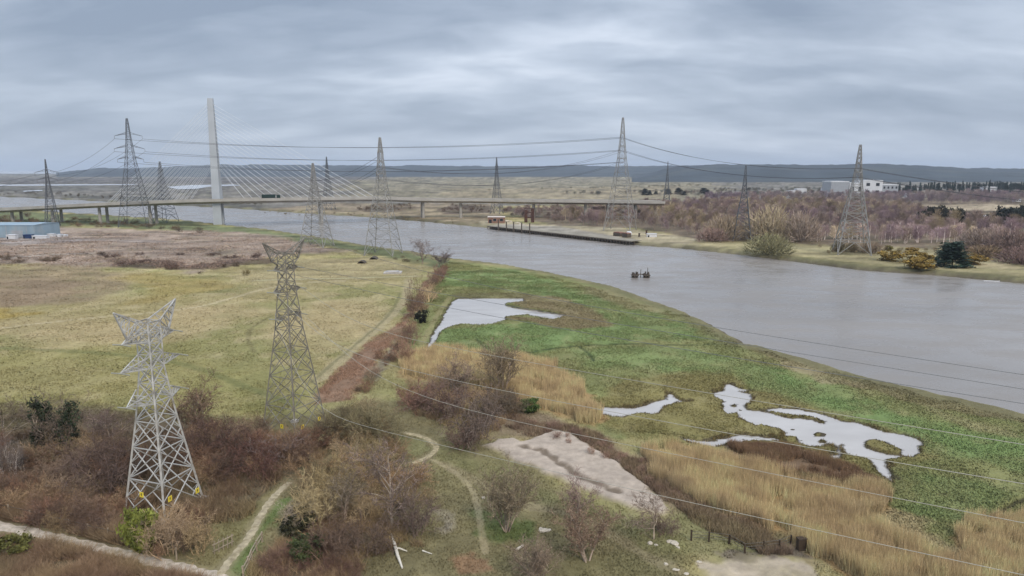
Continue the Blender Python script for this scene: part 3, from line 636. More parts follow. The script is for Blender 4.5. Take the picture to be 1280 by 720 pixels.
def near_pylon(label, base, prof, levels, arms, horn, unit, m, rot, sgn_c, tk=1.0):
    root = empty('lattice_pylon', base, label, 'pylon', 'horned pylons beside the thicket', rot)
    c = lambda k, z: Vector((CORN[k][0] * hw_at(prof, z), CORN[k][1] * hw_at(prof, z), z))
    for k in range(4):
        mb = MB()
        for z0, z1 in zip(levels, levels[1:]):
            mb.bar(c(k, z0), c(k, z1), tk * (0.27 - 0.11 * z0 / levels[-1]), tk * (0.27 - 0.11 * z1 / levels[-1]))
        mb.build('leg', m, root)
        f = MB().box(-.5, .5, -.5, .5, -0.6, .35).build('foot', m_conc, root); f.location = c(k, 0)
    for i, (z0, z1) in enumerate(zip(levels, levels[1:])):
        w = tk * (0.125 - 0.04 * i / len(levels))
        for k in range(4):
            k2 = (k + 1) % 4
            a0, a1, b0, b1 = c(k, z0), c(k2, z0), c(k, z1), c(k2, z1)
            bar_obj('brace', root, a0, b1, w, unit); bar_obj('brace', root, a1, b0, w, unit)
            bar_obj('rail', root, b0, b1, w * .95, unit)
            if z1 - z0 > 2.9:                        # redundant members from the legs to the crossing
                mid = (a0 + a1 + b0 + b1) / 4
                for p, q in ((a0, b0), (a1, b1)):
                    pm = (p + q) / 2
                    bar_obj('strut', root, pm, (p + mid * 1.0) / 2 if False else (q + mid) / 2, w * .7, unit)
                    bar_obj('strut', root, pm, (p + mid) / 2, w * .7, unit)
    tips = {}
    for (z, ln, rise) in arms:
        h = hw_at(prof, z)
        for s in (-1, 1):
            tip = Vector((s * ln, 0, z + rise)); mb = MB()
            ro = [Vector((s * h, y * h, z + dz)) for y in (-1, 1) for dz in (-.1, 1.5 if ln > 4 else .8)]
            for r_ in ro: mb.bar(r_, tip, .13)
            for t in (.3, .6):
                q = [r_.lerp(tip, t) for r_ in ro]
                for a, b in ((0, 2), (1, 3), (0, 1), (2, 3)): mb.bar(q[a], q[b], .08)
            for t0, t1 in ((0, .3), (.3, .6)):
                mb.bar(ro[0].lerp(tip, t0), ro[1].lerp(tip, t1), .08); mb.bar(ro[2].lerp(tip, t0), ro[3].lerp(tip, t1), .08)
                mb.bar(ro[0].lerp(tip, t0), ro[2].lerp(tip, t1), .08)
            arm = mb.build('cross_arm', m, root)
            for d in (-1, 1):
                io = link('insulator', INS_NEAR, arm); io.location = tip
                io.rotation_euler = (R(93) * d, 0, 0)
            tips[(s, z)] = tip
    zt = levels[-1]; tx, tz, kx, kz = horn
    for s in (-1, 1):
        h = hw_at(prof, zt); T = Vector((s * tx, 0, tz)); Kp = Vector((s * kx, 0, kz)); mb = MB()
        for y in (-1, 1):
            mb.bar((s * h, y * h, zt), T, .16); mb.bar((-s * h, y * h, zt + .1), (s * h, y * h, zt), .12)
            mb.bar((s * h, y * h, kz - .9), Kp, .13); mb.bar((s * h, y * h, zt), Kp, .1)
            for t in (.25, .5, .75):
                mb.bar(Vector((s * h, y * h, zt)).lerp(T, t), Kp.lerp(T, t), .09)
                mb.bar(Vector((s * h, y * h, zt)).lerp(T, t), Kp.lerp(T, t - .25), .09)
        mb.bar(Kp, T, .22, .16)
        mb.build('horn', m, root); tips[(s, 'horn')] = T
    for k, (u, z) in sgn_c:
        a = c(k, z).lerp(c((k + 1) % 4, z), u)
        mb = MB().box(-.32, .32, -.02, .02, -.36, .36)
        sg = mb.build('warning_sign', m_sign, root); sg.location = a * 1.03; sg.location.z = z
        dvec = c((k + 1) % 4, z) - c(k, z); ang = math.atan2(dvec.y, dvec.x); sg.rotation_euler = (0, 0, ang)
        # black bolt and figure print on the plate
        pm = MB()
        for yy in (-.026, .026):
            pm.add([(-.05, yy, .22), (.1, yy, .22), (.02, yy, .02), (.12, yy, .02), (-.08, yy, -.26), (-.02, yy, -.04), (-.12, yy, -.04)], [(0, 1, 2, 3, 4, 5, 6)])
        pm.build('bolt_print', m_sign_face, sg)
    return root, tips
base1 = at(206, 633); base2 = at(369, 541)
PY1, T1 = near_pylon('bright galvanised horned pylon standing in the thicket above the gravel path', base1,
    [(0, 3.35), (13.4, 1.62), (19.5, 1.02), (25.6, 1.0)], [0, 4.9, 9.1, 12.6, 15.4, 17.7, 19.7, 21.5, 23.0, 24.4, 25.7],
    [(15.3, 4.4, .2), (19.9, 4.8, .2), (23.4, 4.2, .2)], (4.9, 27.8, 3.3, 24.0), UNIT, m_steel, R(72), [(0, (.18, 2.6)), (3, (.42, 3.1)), (0, (.9, 1.6))])
PY2, T2 = near_pylon('greyer weathered horned pylon at the end of the rusty ditch', base2,
    [(0, 3.8), (18.5, 1.6), (26, .95), (31.2, .86)], [0, 5.6, 10.6, 14.9, 18.6, 21.6, 24.2, 26.5, 28.4, 29.9, 31.2],
    [(20.5, 2.9, .1), (25, 3.0, .1), (28.6, 2.7, .1)], (4.6, 33.4, 2.9, 30.2), UNIT2, m_steel_old, R(63), [(0, (.25, 2.3)), (3, (.6, 2.5)), (0, (.8, 2.4))], .8)

def tall_pylon(label, px, py, top_py, base_px, style, arm_levels, arm_dir, m=None, group='grey pylons of the river crossing', bar=0.27, deep=None):
    x, y = gp(px, py); z0 = H(x, y); Ht = zat(top_py, y) - z0; wb = base_px * mpp(y) * 0.43
    root = empty('lattice_pylon', (x, y, z0), label, 'pylon', group, arm_dir)
    q = wb / (math.cos(R(45)) if style == 'diag' else 1) / (1.0 if style != 'diag' else 2 ** .5 / 1)
    prof = [(0, wb), (Ht * .39, wb * .56), (Ht * .62, wb * .29), (Ht * .82, wb * .15), (Ht * .95, wb * .085), (Ht, wb * .05)]
    lv = [0, .12, .22, .30, .38, .45, .52, .58, .64, .70, .76, .81, .86, .90, .935, .97, 1.0]
    lv = [v * Ht for v in lv]
    c = lambda k, z: Vector((CORN[k][0] * hw_at(prof, z), CORN[k][1] * hw_at(prof, z), z))
    m = m or m_steel_far
    for k in range(4):
        mb = MB()
        for a, b in zip(lv, lv[1:]): mb.bar(c(k, a), c(k, b), bar * 1.3 * (1 - .45 * a / Ht), bar * 1.3 * (1 - .45 * b / Ht))
        mb.build('leg', m, root)
    mb = MB()
    for i, (a, b) in enumerate(zip(lv, lv[1:])):
        for k in range(4):
            k2 = (k + 1) % 4
            if i == 0:                               # open portal at the foot: K bracing to the middle of the rail
                md = (c(k, b) + c(k2, b)) / 2; mb.bar(c(k, 0), md, bar * .8); mb.bar(c(k2, 0), md, bar * .8)
            else:
                mb.bar(c(k, a), c(k2, b), bar * .62); mb.bar(c(k2, a), c(k, b), bar * .62)
            mb.bar(c(k, b), c(k2, b), bar * .7)
    props(mb.build('bracing', m, root), kind='stuff')
    tips = {}
    for fz, ln in arm_levels:
        z = Ht * fz; h = hw_at(prof, z)
        for s in (-1, 1):
            tip = Vector((s * ln, 0, z - ln * .16)); mb = MB()
            for yy in (-1, 1):
                mb.bar((s * h, yy * h, z), tip, bar * .7); mb.bar((s * h, yy * h, z + 1.1), tip, bar * .6)
                for t in (.3, .6): mb.bar(Vector((s * h, yy * h, z)).lerp(tip, t), Vector((s * h, yy * h, z + 1.1)).lerp(tip, t), bar * .4)
            arm = mb.build('cross_arm', m, root)
            io = link('insulator', INS_FAR, arm); io.location = tip; io.rotation_euler = (math.pi, 0, 0)
            rz = Matrix.Rotation(arm_dir, 3, 'Z'); tips[(s, fz)] = Vector((x, y, z0)) + rz @ (tip - Vector((0, 0, 2.2)))
    tips['top'] = Vector((x, y, z0 + Ht))
    return root, tips
A3 = [(.86, 10.0), (.745, 11.0), (.645, 9.5)]
PA, TA = tall_pylon('tall dark pylon with three wide drooping arms left of the bridge tower', 171, 283, 148, 38, 'sq', A3, R(12))
PB, TB = tall_pylon('tall pylon on the far quay with wires both ways, behind the wharf', 775, 288, 147, 39, 'sq', [(.865, 6.2), (.755, 6.8), (.65, 6.0)], R(66), m=m_steel_mid)
PC, TC = tall_pylon('pylon on the near river bank beside the bare round tree', 479.5, 318, 172, 43, 'sq', [(.885, 4.2), (.80, 4.6), (.70, 4.2)], R(80), m=m_steel_mid)
PD, TD = tall_pylon('pale footed pylon in the purple birch wood with two short arms', 1064, 317, 181, 44, 'sq', [(.84, 4.8), (.76, 5.2)], R(75), m=m_steel_mid, bar=.34)
PE, TE = tall_pylon('wide based pylon on the near bank just left of the round topped pylon', 396, 308, 204, 37, 'sq', [(.85, 3.5), (.72, 4)], R(80), bar=.28, m=m_steel_mid)
PF, TF = tall_pylon('smaller pylon standing close in front of the bridge tower', 206, 277, 202, 27, 'sq', [(.86, 3.5), (.74, 4)], R(80), bar=.3)
PG, TG = tall_pylon('thin pylon by the blue grey shed and the bridge pier', 66, 283, 199, 16, 'sq', [(.83, 8.0), (.72, 7)], R(20), bar=.3)
PH, TH = tall_pylon('slim pylon in the pale willows left of the factory', 927, 301, 207, 25, 'sq', [(.86, 3.2), (.74, 3.6)], R(75), bar=.27)
PI_, TI = tall_pylon('faint small pylon behind the stay cables beyond the bridge', 411, 262, 196, 15, 'sq', [(.85, 3.5), (.72, 4)], R(80), bar=.3)
PJ, TJ = tall_pylon('faint pylon rising behind the bridge deck above the brick hut', 621, 267, 197, 15, 'sq', [(.85, 4.5), (.72, 5)], R(70), bar=.3)
PK, TK = tall_pylon('very faint distant pylon on the moor beyond the quay', 833, 254, 202, 9, 'sq', [(.85, 5), (.72, 5)], R(70), bar=.35)

# ------------------------------------------------------------------ conductors
m_wire = mat('aluminium_wire', alb8(190, 186, 172), 0.55, 0.3)
m_wire_m = mat('grey_wire', alb8(128, 130, 130), 0.6, 0.2)
m_wire_d = mat('dark_wire', alb8(84, 86, 92), 0.6, 0.2)
def cable(a, b, sag, r, label, group, m, n=28):
    a = Vector(a); b = Vector(b); pts = []
    for i in range(n + 1):
        t = i / n; p = a.lerp(b, t); p.z -= 4 * sag * t * (1 - t); pts.append(p)
    o = MB().tube(pts, r, 5).build('power_cable', m)
    return props(o, label, 'cable', group)
for (t0, t1, k0, k1, sag, r, lb, g) in [(TA, TB, A3, [(.865,), (.755,), (.65,)], 7, .11, 'long conductor crossing the river at the {} arm level, passing the bridge tower', 'long river crossing conductors'),
                                      (TB, TD, [(.865,), (.755,)], [(.84,), (.76,)], 7, .10, 'conductor at the {} arm level between the quay pylon and the birch wood pylon', 'conductors above the far bank wood'),
                                      (TG, TA, [(.83,), (.72,)], [A3[0], A3[1]], 6, .085, 'thin conductor at the {} arm level left of the wide armed pylon', 'conductors at the left edge'),
                                      (TE, TC, [(.85,), (.72,)], [(.885,), (.80,)], 3, .08, 'short conductor at the {} arm level between the two near bank pylons', 'conductors along the near bank')]:
    for lev, (ka, kb) in enumerate(zip(k0, k1)):
        for s in (-1, 1):
            cable(t0[(s, ka[0])], t1[(s, kb[0])], sag, r, lb.format(['top', 'middle', 'bottom'][lev]), g, m_wire_d, 40)
for lev, k in enumerate((.80, .70)):
    for s in (-1, 1):
        cable(TC[(s, k)], TB[(s, (.755, .65)[lev])], 9, .08, 'drooping conductor at the %s level from the bank pylon to the quay pylon' % ['middle', 'bottom'][lev], 'conductors from bank pylon to quay', m_wire_d, 36)
for lev, k in enumerate((.84, .76)):
    for s in (-1, 1):
        e = TD[(s, k)] + Vector((330, 40, -18)); cable(TD[(s, k)], e, 9, .10, 'faint conductor at the %s level running right from the birch wood pylon' % ['top', 'middle'][lev], 'conductors leaving over the conifers', m_wire_d)
for s in (-1, 1):
    e = TG[(s, .83)] + Vector((-300, 60, -22)); cable(TG[(s, .83)], e, 8, .10, 'faint conductor leaving left from the pylon by the shed', 'conductors leaving left', m_wire_d)

WIRES = [   # photo points on each near wire, which circuit, starting point on the weathered pylon
 ([(920, 416), (1030, 435), (1280, 469)], 1, (1, 'horn'), 'highest dark wire over the river on the right'),
 ([(987, 441), (1280, 487)], 1, (1, 28.6), 'second dark wire over the river on the right'),
 ([(1149, 487), (1280, 507)], -1, (-1, 28.6), 'third dark wire meeting the near river bank on the right'),
 ([(511, 427), (646, 445), (701, 462), (771, 473), (887, 493), (1099, 526), (1280, 555)], 1, (1, 25), 'pale wire passing above the long branching pool'),
 ([(471, 455), (600, 482), (747, 511), (900, 541), (1114, 576), (1280, 605)], -1, (-1, 25), 'pale wire crossing the middle of the branching pool'),
 ([(560, 511), (636, 526), (713, 541), (792, 558), (920, 584), (1099, 619), (1280, 653)], 1, (1, 20.5), 'pale wire along the top of the big reed bed'),
 ([(408, 521), (491, 543), (650, 577), (880, 633), (1005, 661), (1130, 687), (1280, 717)], -1, (-1, 20.5), 'lowest pale wire across the reed bed to the corner')]
dirw = np.array([math.cos(R(-38)), math.sin(R(-38))]); nrm = np.array([math.sin(R(-38)), -math.cos(R(-38))])
rot2 = Matrix.Rotation(R(63), 3, 'Z')
for pts, circ, key, lb in WIRES:
    st = Vector(base2) + rot2 @ T2[key]
    o2 = np.array([st.x, st.y]); S, Z = [], []
    for a, b in pts:
        d = ray(a, b); t = nrm @ o2 / (nrm @ np.array(d[:2])); S.append((d[0] * t - o2[0]) * dirw[0] + (d[1] * t - o2[1]) * dirw[1]); Z.append(CAM_H + d[2] * t)
    S = np.array(S); Z = np.array(Z)
    k = np.polyfit(S, Z, 2 if len(S) > 3 else 1)
    ss = np.linspace(0, 175, 60); zz = np.polyval(k, ss)
    zz = zz + (st.z - zz[0]) * np.exp(-(ss / max(S[0] * .45, 6)) ** 1.3)
    P = [(o2[0] + dirw[0] * s, o2[1] + dirw[1] * s, max(z, 3)) for s, z in zip(ss, zz)]
    props(MB().tube(P, .03 if 'pale' in lb else .026, 5).build('power_cable', m_wire if 'pale' in lb else m_wire_m), lb, 'cable', 'near conductors sweeping right from the weathered pylon')

# ------------------------------------------------------------------ cable-stayed bridge
m_tower = mat('tower_concrete', (.43, .45, .47), 0.85, noise=0.1, nscale=0.12, dirt=((.33, .35, .36), 0.06, 0.7))
m_deck = mat('deck_concrete', alb8(182, 180, 174), 0.9, noise=0.12, nscale=0.15)
m_asph = mat('asphalt', (0.13, 0.13, 0.13), 0.9, noise=0.15, nscale=0.3)
m_stay = mat('white_stay', (.78, .8, .82), 0.5)
m_paint = mat('white_paint', (0.75, 0.75, 0.75), 0.7)
DK = [(-420, 277, 700), (-200, 268.5, 640), (0, 261.5, 608), (70, 258, 590), (128, 255, 580), (190, 252.5, 575), (270, 249.8, 573), (400, 248, 605), (470, 247.4, 630), (528, 249, 650), (600, 249.6, 655), (667, 250.6, 650), (760, 251.6, 643), (800, 252.2, 641), (829, 252.5, 640)]
DP = smooth_line([atY(*d) for d in DK], 6)
T_ = np.gradient(DP[:, :2], axis=0); T_ /= np.linalg.norm(T_, axis=1)[:, None]; NN = np.stack([-T_[:, 1], T_[:, 0]], 1)
bx, by, bz = atY(272, 250, 573); zb = H(bx, by)
bridge = empty('cable_stayed_bridge', (bx, by, 0), 'long pale cable-stayed motorway bridge with one tall tower over the river', 'bridge')
def local(p): return (p[0] - bx, p[1] - by, p[2])
def sweep(prof):
    v = []; f = []; n = len(prof)
    for p, nn in zip(DP, NN):
        v += [local((p[0] + nn[0] * a, p[1] + nn[1] * a, p[2] + b)) for a, b in prof]
    for i in range(len(DP) - 1):
        for k in range(n): f.append((i * n + k, i * n + (k + 1) % n, (i + 1) * n + (k + 1) % n, (i + 1) * n + k))
    f += [tuple(range(n)), tuple(range((len(DP) - 1) * n, len(DP) * n))]
    return MB().add(v, f)
sweep([(-11, -1.1), (-11, .0), (11, 0), (11, -1.1), (6, -2.9), (-6, -2.9)]).build('deck', m_deck, bridge)
sweep([(-9.6, .02), (-9.6, .08), (-1.6, .08), (-1.6, .02)]).build('carriageway', m_asph, bridge)
sweep([(1.6, .02), (1.6, .08), (9.6, .08), (9.6, .02)]).build('carriageway', m_asph, bridge)
for s in (-1, 1):
    sweep([(s * 10.9, 0), (s * 10.9, 1.15), (s * 10.6, 1.15), (s * 10.6, 0)]).build('parapet', m_deck, bridge)
# tower: two tapering legs that meet at the head
ti = int(np.argmin(np.abs(DP[:, 0] - bx))); tdir = T_[ti]; tn = NN[ti]
Ht = zat(123, 573)
def tleg(s):
    mb = MB(); v = []
    for z, off, w, t in ((zb - 2, 5.0, 3.4, 2.0), (18, 4.6, 3.1, 1.9), (60, 2.6, 2.6, 1.7), (Ht, .95, 2.1, .94)):
        for a, b in CORN:
            v.append((tdir[0] * a * w + tn[0] * (s * off + b * t), tdir[1] * a * w + tn[1] * (s * off + b * t), z))
    f = []
    for i in range(3):
        for k in range(4): f.append((i * 4 + k, i * 4 + (k + 1) % 4, (i + 1) * 4 + (k + 1) % 4, (i + 1) * 4 + k))
    f += [(3, 2, 1, 0), (12, 13, 14, 15)]
    return mb.add(v, f)
for s in (-1, 1): tleg(s).build('tower_leg', m_tower, bridge)
for z, o in ((14.5, 4.4), (40, 3.4)):
    mb = MB(); mb.bar((tn[0] * -o, tn[1] * -o, z), (tn[0] * o, tn[1] * o, z), 3.2); mb.build('cross_beam', m_tower, bridge)
NC = 17
for k in range(NC):
    zt = 47 + (Ht - 52) * (k / (NC - 1))
    for sx, pa, pb in ((-1, 238, 134), (1, 306, 470)):
        pxx = pa + (pb - pa) * k / (NC - 1)
        ux = np.array([(atY(pxx, 250, p[1])[0] - p[0]) for p in DP]); j = int(np.argmin(np.abs(ux))); p = DP[j]
        # exact point between stations
        if 0 < j < len(DP) - 1:
            j2 = j + 1 if ux[j] * ux[j + 1] < 0 else j - 1
            w = ux[j] / (ux[j] - ux[j2] + 1e-9); p = DP[j] * (1 - w) + DP[j2] * w
        off = 5.0 - 3.6 * (zt - 20) / (Ht - 20)
        for s in (-1, 1):
            q = local(p); e = (q[0] + NN[j][0] * s * 1.2, q[1] + NN[j][1] * s * 1.2, q[2] + .5)
            MB().bar((tdir[0] * sx * 2.4 + tn[0] * s * off, tdir[1] * sx * 2.4 + tn[1] * s * off, zt), e, .13).build('stay_cable', m_stay, bridge)
    mb = MB(); w = 2.7 - 0.55 * (zt - 60) / (Ht - 60)
    for sx in (-1, 1): mb.bar((tdir[0] * sx * (w - .3), tdir[1] * sx * (w - .3), zt - .7), (tdir[0] * sx * (w + .35), tdir[1] * sx * (w + .35), zt + .4), .9)
    mb.build('cable_anchor', m_tower, bridge)
for pxx in (-240, -110, 12, 70, 128, 190, 395, 528, 577, 667, 725, 757, 797):
    ux = np.array([abs(atY(pxx, 250, p[1])[0] - p[0]) for p in DP]); j = int(np.argmin(ux)); p = DP[j]
    gz = -3.0 if pxx == 395 else H(p[0], p[1]) - .6
    if p[2] - 2.5 < gz + 1: continue
    for s in (-1, 1):
        q = local((p[0] + NN[j][0] * s * 4.2, p[1] + NN[j][1] * s * 4.2, 0))
        MB().tube([(q[0], q[1], gz), (q[0], q[1], p[2] - 2.4)], [1.35, 1.2], 8).build('pier', m_deck, bridge)
# lorry crossing the bridge
ux = np.array([abs(atY(345, 248, p[1])[0] - p[0]) for p in DP]); j = int(np.argmin(ux)); p = DP[j]; yaw = math.atan2(T_[j][1], T_[j][0])
lorry = empty('lorry', (p[0] - NN[j][0] * 5.5, p[1] - NN[j][1] * 5.5, p[2] + .09), 'dark green articulated lorry driving on the bridge deck', 'lorry', None, yaw)
m_lg = mat('dark_green_paint', (0.02, 0.04, 0.035), 0.4); m_tyre = mat('tyre_rubber', (0.02, 0.02, 0.02), 0.9); m_glass = mat('dark_glass', (0.02, 0.025, 0.03), 0.1)
MB().box(-6.5, 4.5, -1.25, 1.25, 1.2, 4.0).build('trailer', m_lg, lorry); MB().box(-6.5, 8.6, -.5, .5, .7, 1.15).build('chassis', m_tyre, lorry)
cab = MB().prism([(5.4, .8), (8.4, .8), (8.4, 2.2), (8.0, 3.5), (5.4, 3.7)], -1.2, 1.2).build('cab', m_lg, lorry)
MB().prism([(8.36, 2.3), (8.43, 2.3), (8.08, 3.4), (8.0, 3.4)], -1.05, 1.05).build('windscreen', m_glass, cab)
for wx in (-5.6, -4.3, 6.0, 7.8):
    for s in (-1, 1): MB().tube([(wx, s * 1.25, .5), (wx, s * .9, .5)], .5, 10).build('wheel', m_tyre, lorry)

# ------------------------------------------------------------------ wharf and things on the far bank
m_timber = mat('tarred_timber', alb8(96, 88, 80), 0.9, noise=0.3, nscale=1.5)
m_quay = mat('quay_concrete', alb8(152, 146, 132), 0.92, noise=0.18, nscale=0.2, dirt=(alb8(132, 126, 112), 0.12, 0.8))
W0 = np.array(gp(610, 286.2, ZR)); W1 = np.array(gp(790, 306.5, ZR))
wl = np.linalg.norm(W1 - W0); wd = (W1 - W0) / wl; wyaw = math.atan2(wd[1], wd[0])
wharf = empty('wharf', (W0[0], W0[1], 0), 'long old timber wharf with concrete deck on the far bank', 'wharf', None, wyaw)
MB().box(0, wl, -.6, 9, .75, 1.12).build('deck', m_quay, wharf)
MB().box(0, wl, 2.2, 3.0, -3, .54).build('quay_wall', m_timber, wharf)
MB().box(0, wl, -.95, -.62, .3, .75).build('waling', m_timber, wharf)
pm_ = MB().tube([(0, 0, -3.5), (0, 0, .9)], [.28, .24], 7).mesh('pile'); pm_.materials.append(m_timber)
for i in range(58):
    o = link('pile', pm_, wharf); o.location = (wl * (i + .5) / 58, -1.2 + random.uniform(-.12, .12), random.uniform(-.2, .35))
for px, y0, y1 in ((623, 288, 276), (633, 289, 279), (642, 290.5, 279.5), (652, 291.5, 280), (662, 293, 281)):
    x, y = gp(px, y0, ZR); o = empty('mooring_post', (x, y - 1, ZR), 'dark timber mooring post standing in front of the old wharf', 'post', 'mooring posts along the wharf')
    h = (y0 - y1) * mpp(y) + .8
    MB().tube([(0, 0, -2), (0, 0, h)], [.5, .42], 8).build('pile', m_timber, o); MB().box(-.6, .6, -.6, .6, h, h + .35).build('cap', m_timber, o)
# dolphin in mid river
dx, dy = gp(801, 347, ZR)
dol = empty('mooring_dolphin', (dx, dy, ZR), 'dark rotting timber mooring dolphin standing alone in the river', 'dolphin')
mp_ = mpp(dy)
for cx in (-2.6, 2.4):
    for i in range(7):
        a = i * 2 * math.pi / 7; x = cx + math.cos(a) * 1.25; y = math.sin(a) * 1.25
        MB().tube([(x * 1.04 + random.uniform(-.1, .1), y * 1.2, -3), (cx + (x - cx) * .85, y * .85, 2.3 + random.uniform(-.5, .35))], [.36, .3], 7).build('pile', m_timber, dol)
    MB().box(cx - 1.5, cx + 1.5, -1.5, 1.5, .9, 1.25).build('collar', m_timber, dol)
for cx, h in ((-.1, 3.6), (2.9, 4.3)): MB().tube([(cx, .3, -3), (cx + .1, .3, h)], [.22, .13], 7).build('pole', m_timber, dol)
MB().bar((-2.6, 0, 1.4), (2.4, 0, 1.5), .35).build('walkway_beam', m_timber, dol)

m_brick = mat('red_brick', alb8(150, 116, 100), 0.9, noise=0.2, nscale=1.5); m_pale = mat('pale_render', alb8(214, 204, 196), 0.9, noise=0.1, nscale=.5)
m_dark = mat('dark_opening', (0.015, 0.015, 0.018), 0.5); m_white = mat('white_cladding', alb8(226, 230, 236), 0.7, noise=0.06, nscale=0.2, dirt=(alb8(190, 192, 196), 0.08, 0.5))
m_blue = mat('pale_blue_cladding', alb8(148, 172, 190), 0.65, noise=0.1, nscale=0.2, dirt=(alb8(176, 184, 188), 0.1, 0.6), streak=(1, 1, .2))
m_navy = mat('navy_paint', alb8(44, 66, 110), 0.6, noise=.1); m_grey = mat('grey_sheet', alb8(170, 176, 184), 0.6, noise=.1, nscale=.3)
m_rust = mat('rusty_red_steel', alb8(86, 60, 52), 0.9, noise=.3, nscale=.6)
def building(name, px0, px1, ybase, ytop, label, cat, m, mr, depth=10, roof='flat', wins=0, door=True, yaw=0.0, group=None, rows_=1, wm=None):
    xa, y = gp(px0, ybase); xb, _ = gp(px1, ybase); w = xb - xa; h = zat(ytop, y) - H((xa + xb) / 2, y)
    b = empty(name, ((xa + xb) / 2, y, H((xa + xb) / 2, y)), label, cat, group, yaw)
    rh = h * (.3 if roof == 'gable' else .12 if roof == 'low' else .06); hh = h - rh
    MB().box(-w / 2, w / 2, 0, depth, -1, hh).build('wall', m, b)
    if roof == 'flat': MB().box(-w / 2 - .25, w / 2 + .25, -.25, depth + .25, hh + .003, h).build('roof', mr, b)
    elif roof == 'hip': pass
    else:
        rf = MB(); rf.add([(-w / 2 - .3, -.4, hh + .003), (w / 2 + .3, -.4, hh + .003), (w / 2 + .3, depth + .4, hh + .003), (-w / 2 - .3, depth + .4, hh + .003), (-w / 2 - .3, depth / 2, h), (w / 2 + .3, depth / 2, h)],
                     [(3, 2, 1, 0), (0, 1, 5, 4), (2, 3, 4, 5), (0, 4, 3), (1, 2, 5)]); rf.build('roof', mr, b)
    for r_ in range(rows_):
        for i in range(wins):
            cx = -w / 2 + w * (i + .5 + (.5 if door else 0)) / (wins + (.5 if door else 0)); ww = w / (wins + 1) * .55; z0 = hh * (r_ + .35) / rows_; z1 = hh * (r_ + .75) / rows_
            f = MB().box(cx - ww / 2 - .12, cx + ww / 2 + .12, -.1, .1, z0 - .12, z1 + .12).build('window', m_grey, b)
            MB().box(cx - ww / 2, cx + ww / 2, -.13, -.11, z0, z1).build('pane', wm or m_dark, f)
    if door:
        dw = min(w * .16, 4); MB().box(-w / 2 + w * .06, -w / 2 + w * .06 + dw, -.09, .05, 0, min(hh * .6, 4)).build('door', m_dark, b)
    return b, w, h
building('brick_hut', 610, 631, 279, 270.5, 'small reddish hut with pale roof at the end of the wharf', 'hut', m_brick, m_pale, 7, 'low', 2)
# rusty twin column gantry behind the hut
x, y = gp(662, 278); gz = H(x, y); gan = empty('rusty_gantry', (x, y, gz), 'rust red twin column gantry among the bushes behind the wharf', 'gantry')
hh = zat(262.5, y) - gz
for cx in (-3.2, 2.6): MB().box(cx - 1.35, cx + 1.35, -1.2, 1.2, 0, hh + (0 if cx < 0 else 1.0)).build('column', m_rust, gan)
for zz in (hh * .35, hh * .75): MB().box(-1.84, 1.24, -.5, .5, zz, zz + .8).build('cross_beam', m_rust, gan)
MB().box(-4.8, 4.2, -1.4, 1.4, hh + 1.003, hh + 1.5).build('head_plate', m_rust, gan)
for px0, px1, yb, yt, lb in ((765, 776, 295.5, 290.2, 'dark brown timber skip at the end of the quay'), (776.5, 785, 297, 291, 'dark brown timber skip beside the white tank')):
    xa, y = gp(px0, yb); xb, _ = gp(px1, yb); h = zat(yt, y); o = empty('timber_skip', ((xa + xb) / 2, y, H((xa + xb) / 2, y)), lb, 'skip', None, wyaw); w = xb - xa
    MB().box(-w / 2, w / 2, 0, 4, 0, h * .8).build('body', m_timber, o)
    for i in range(4): MB().box(-w / 2 + w * i / 4 + .1, -w / 2 + w * i / 4 + .4, -.14, .0, 0, h * .8).build('rib', m_timber, o)
    MB().prism([(-w / 2, h * .8 + .003), (w / 2, h * .8 + .003), (w / 2 - .5, h), (-w / 2 + .5, h)], .1, 3.9).build('heap', mat('red_earth', alb8(140, 104, 92), .95, noise=.3, nscale=1), o)
x, y = gp(786.5, 296); tk = empty('white_tank', (x, y, H(x, y)), 'rounded white tank beside the brown skips on the quay', 'tank')
MB().tube([(-1.8, 2, 1.7), (-1.3, 2, 1.7), (1.4, 2, 1.7), (1.9, 2, 1.7)], [.9, 1.7, 1.7, .9], 12).build('shell', m_white, tk); MB().box(-1.2, 1.2, 1.2, 2.8, 0, .5).build('cradle', m_conc, tk)
building('storage_container', 809, 821, 296.5, 292.3, 'small white container on the pale ground past the quay end', 'container', m_white, m_white, 3, 'flat', 0)
for px, yb, yt, mm, lb in ((799, 296, 292, m_timber, 'short dark bollard stump near the white container'), (808, 293, 288.5, m_rust, 'rusty brown marker post near the white container')):
    x, y = gp(px, yb); h = zat(yt, y); o = empty('post', (x, y, H(x, y)), lb, 'post'); MB().tube([(0, 0, -.3), (0, 0, h)], [.7, .55], 8).build('shaft', mm, o); MB().box(-.75, .75, -.75, .75, h, h + .3).build('cap', mm, o)
m_white_stone = mat('white_stone', alb8(206, 196, 178), 0.9, noise=.15, nscale=3, bump=.4, bscale=6)
def rock_mesh(seed, sq=.7):
    import bmesh
    bm = bmesh.new(); bmesh.ops.create_icosphere(bm, subdivisions=2, radius=1); r_ = random.Random(seed)
    ds = [Vector((r_.gauss(0, 1), r_.gauss(0, 1), r_.gauss(0, 1))).normalized() for _ in range(9)]; os_ = [r_.uniform(.45, .9) for _ in ds]
    for v in bm.verts:
        for d, o in zip(ds, os_):
            k = v.co.dot(d) - o
            if k > 0: v.co -= d * k
        v.co.z *= sq
    me = bpy.data.meshes.new('rock'); bm.to_mesh(me); bm.free(); return me
RK = [rock_mesh(i) for i in range(4)]
for r_ in RK: r_.materials.append(m_white_stone)
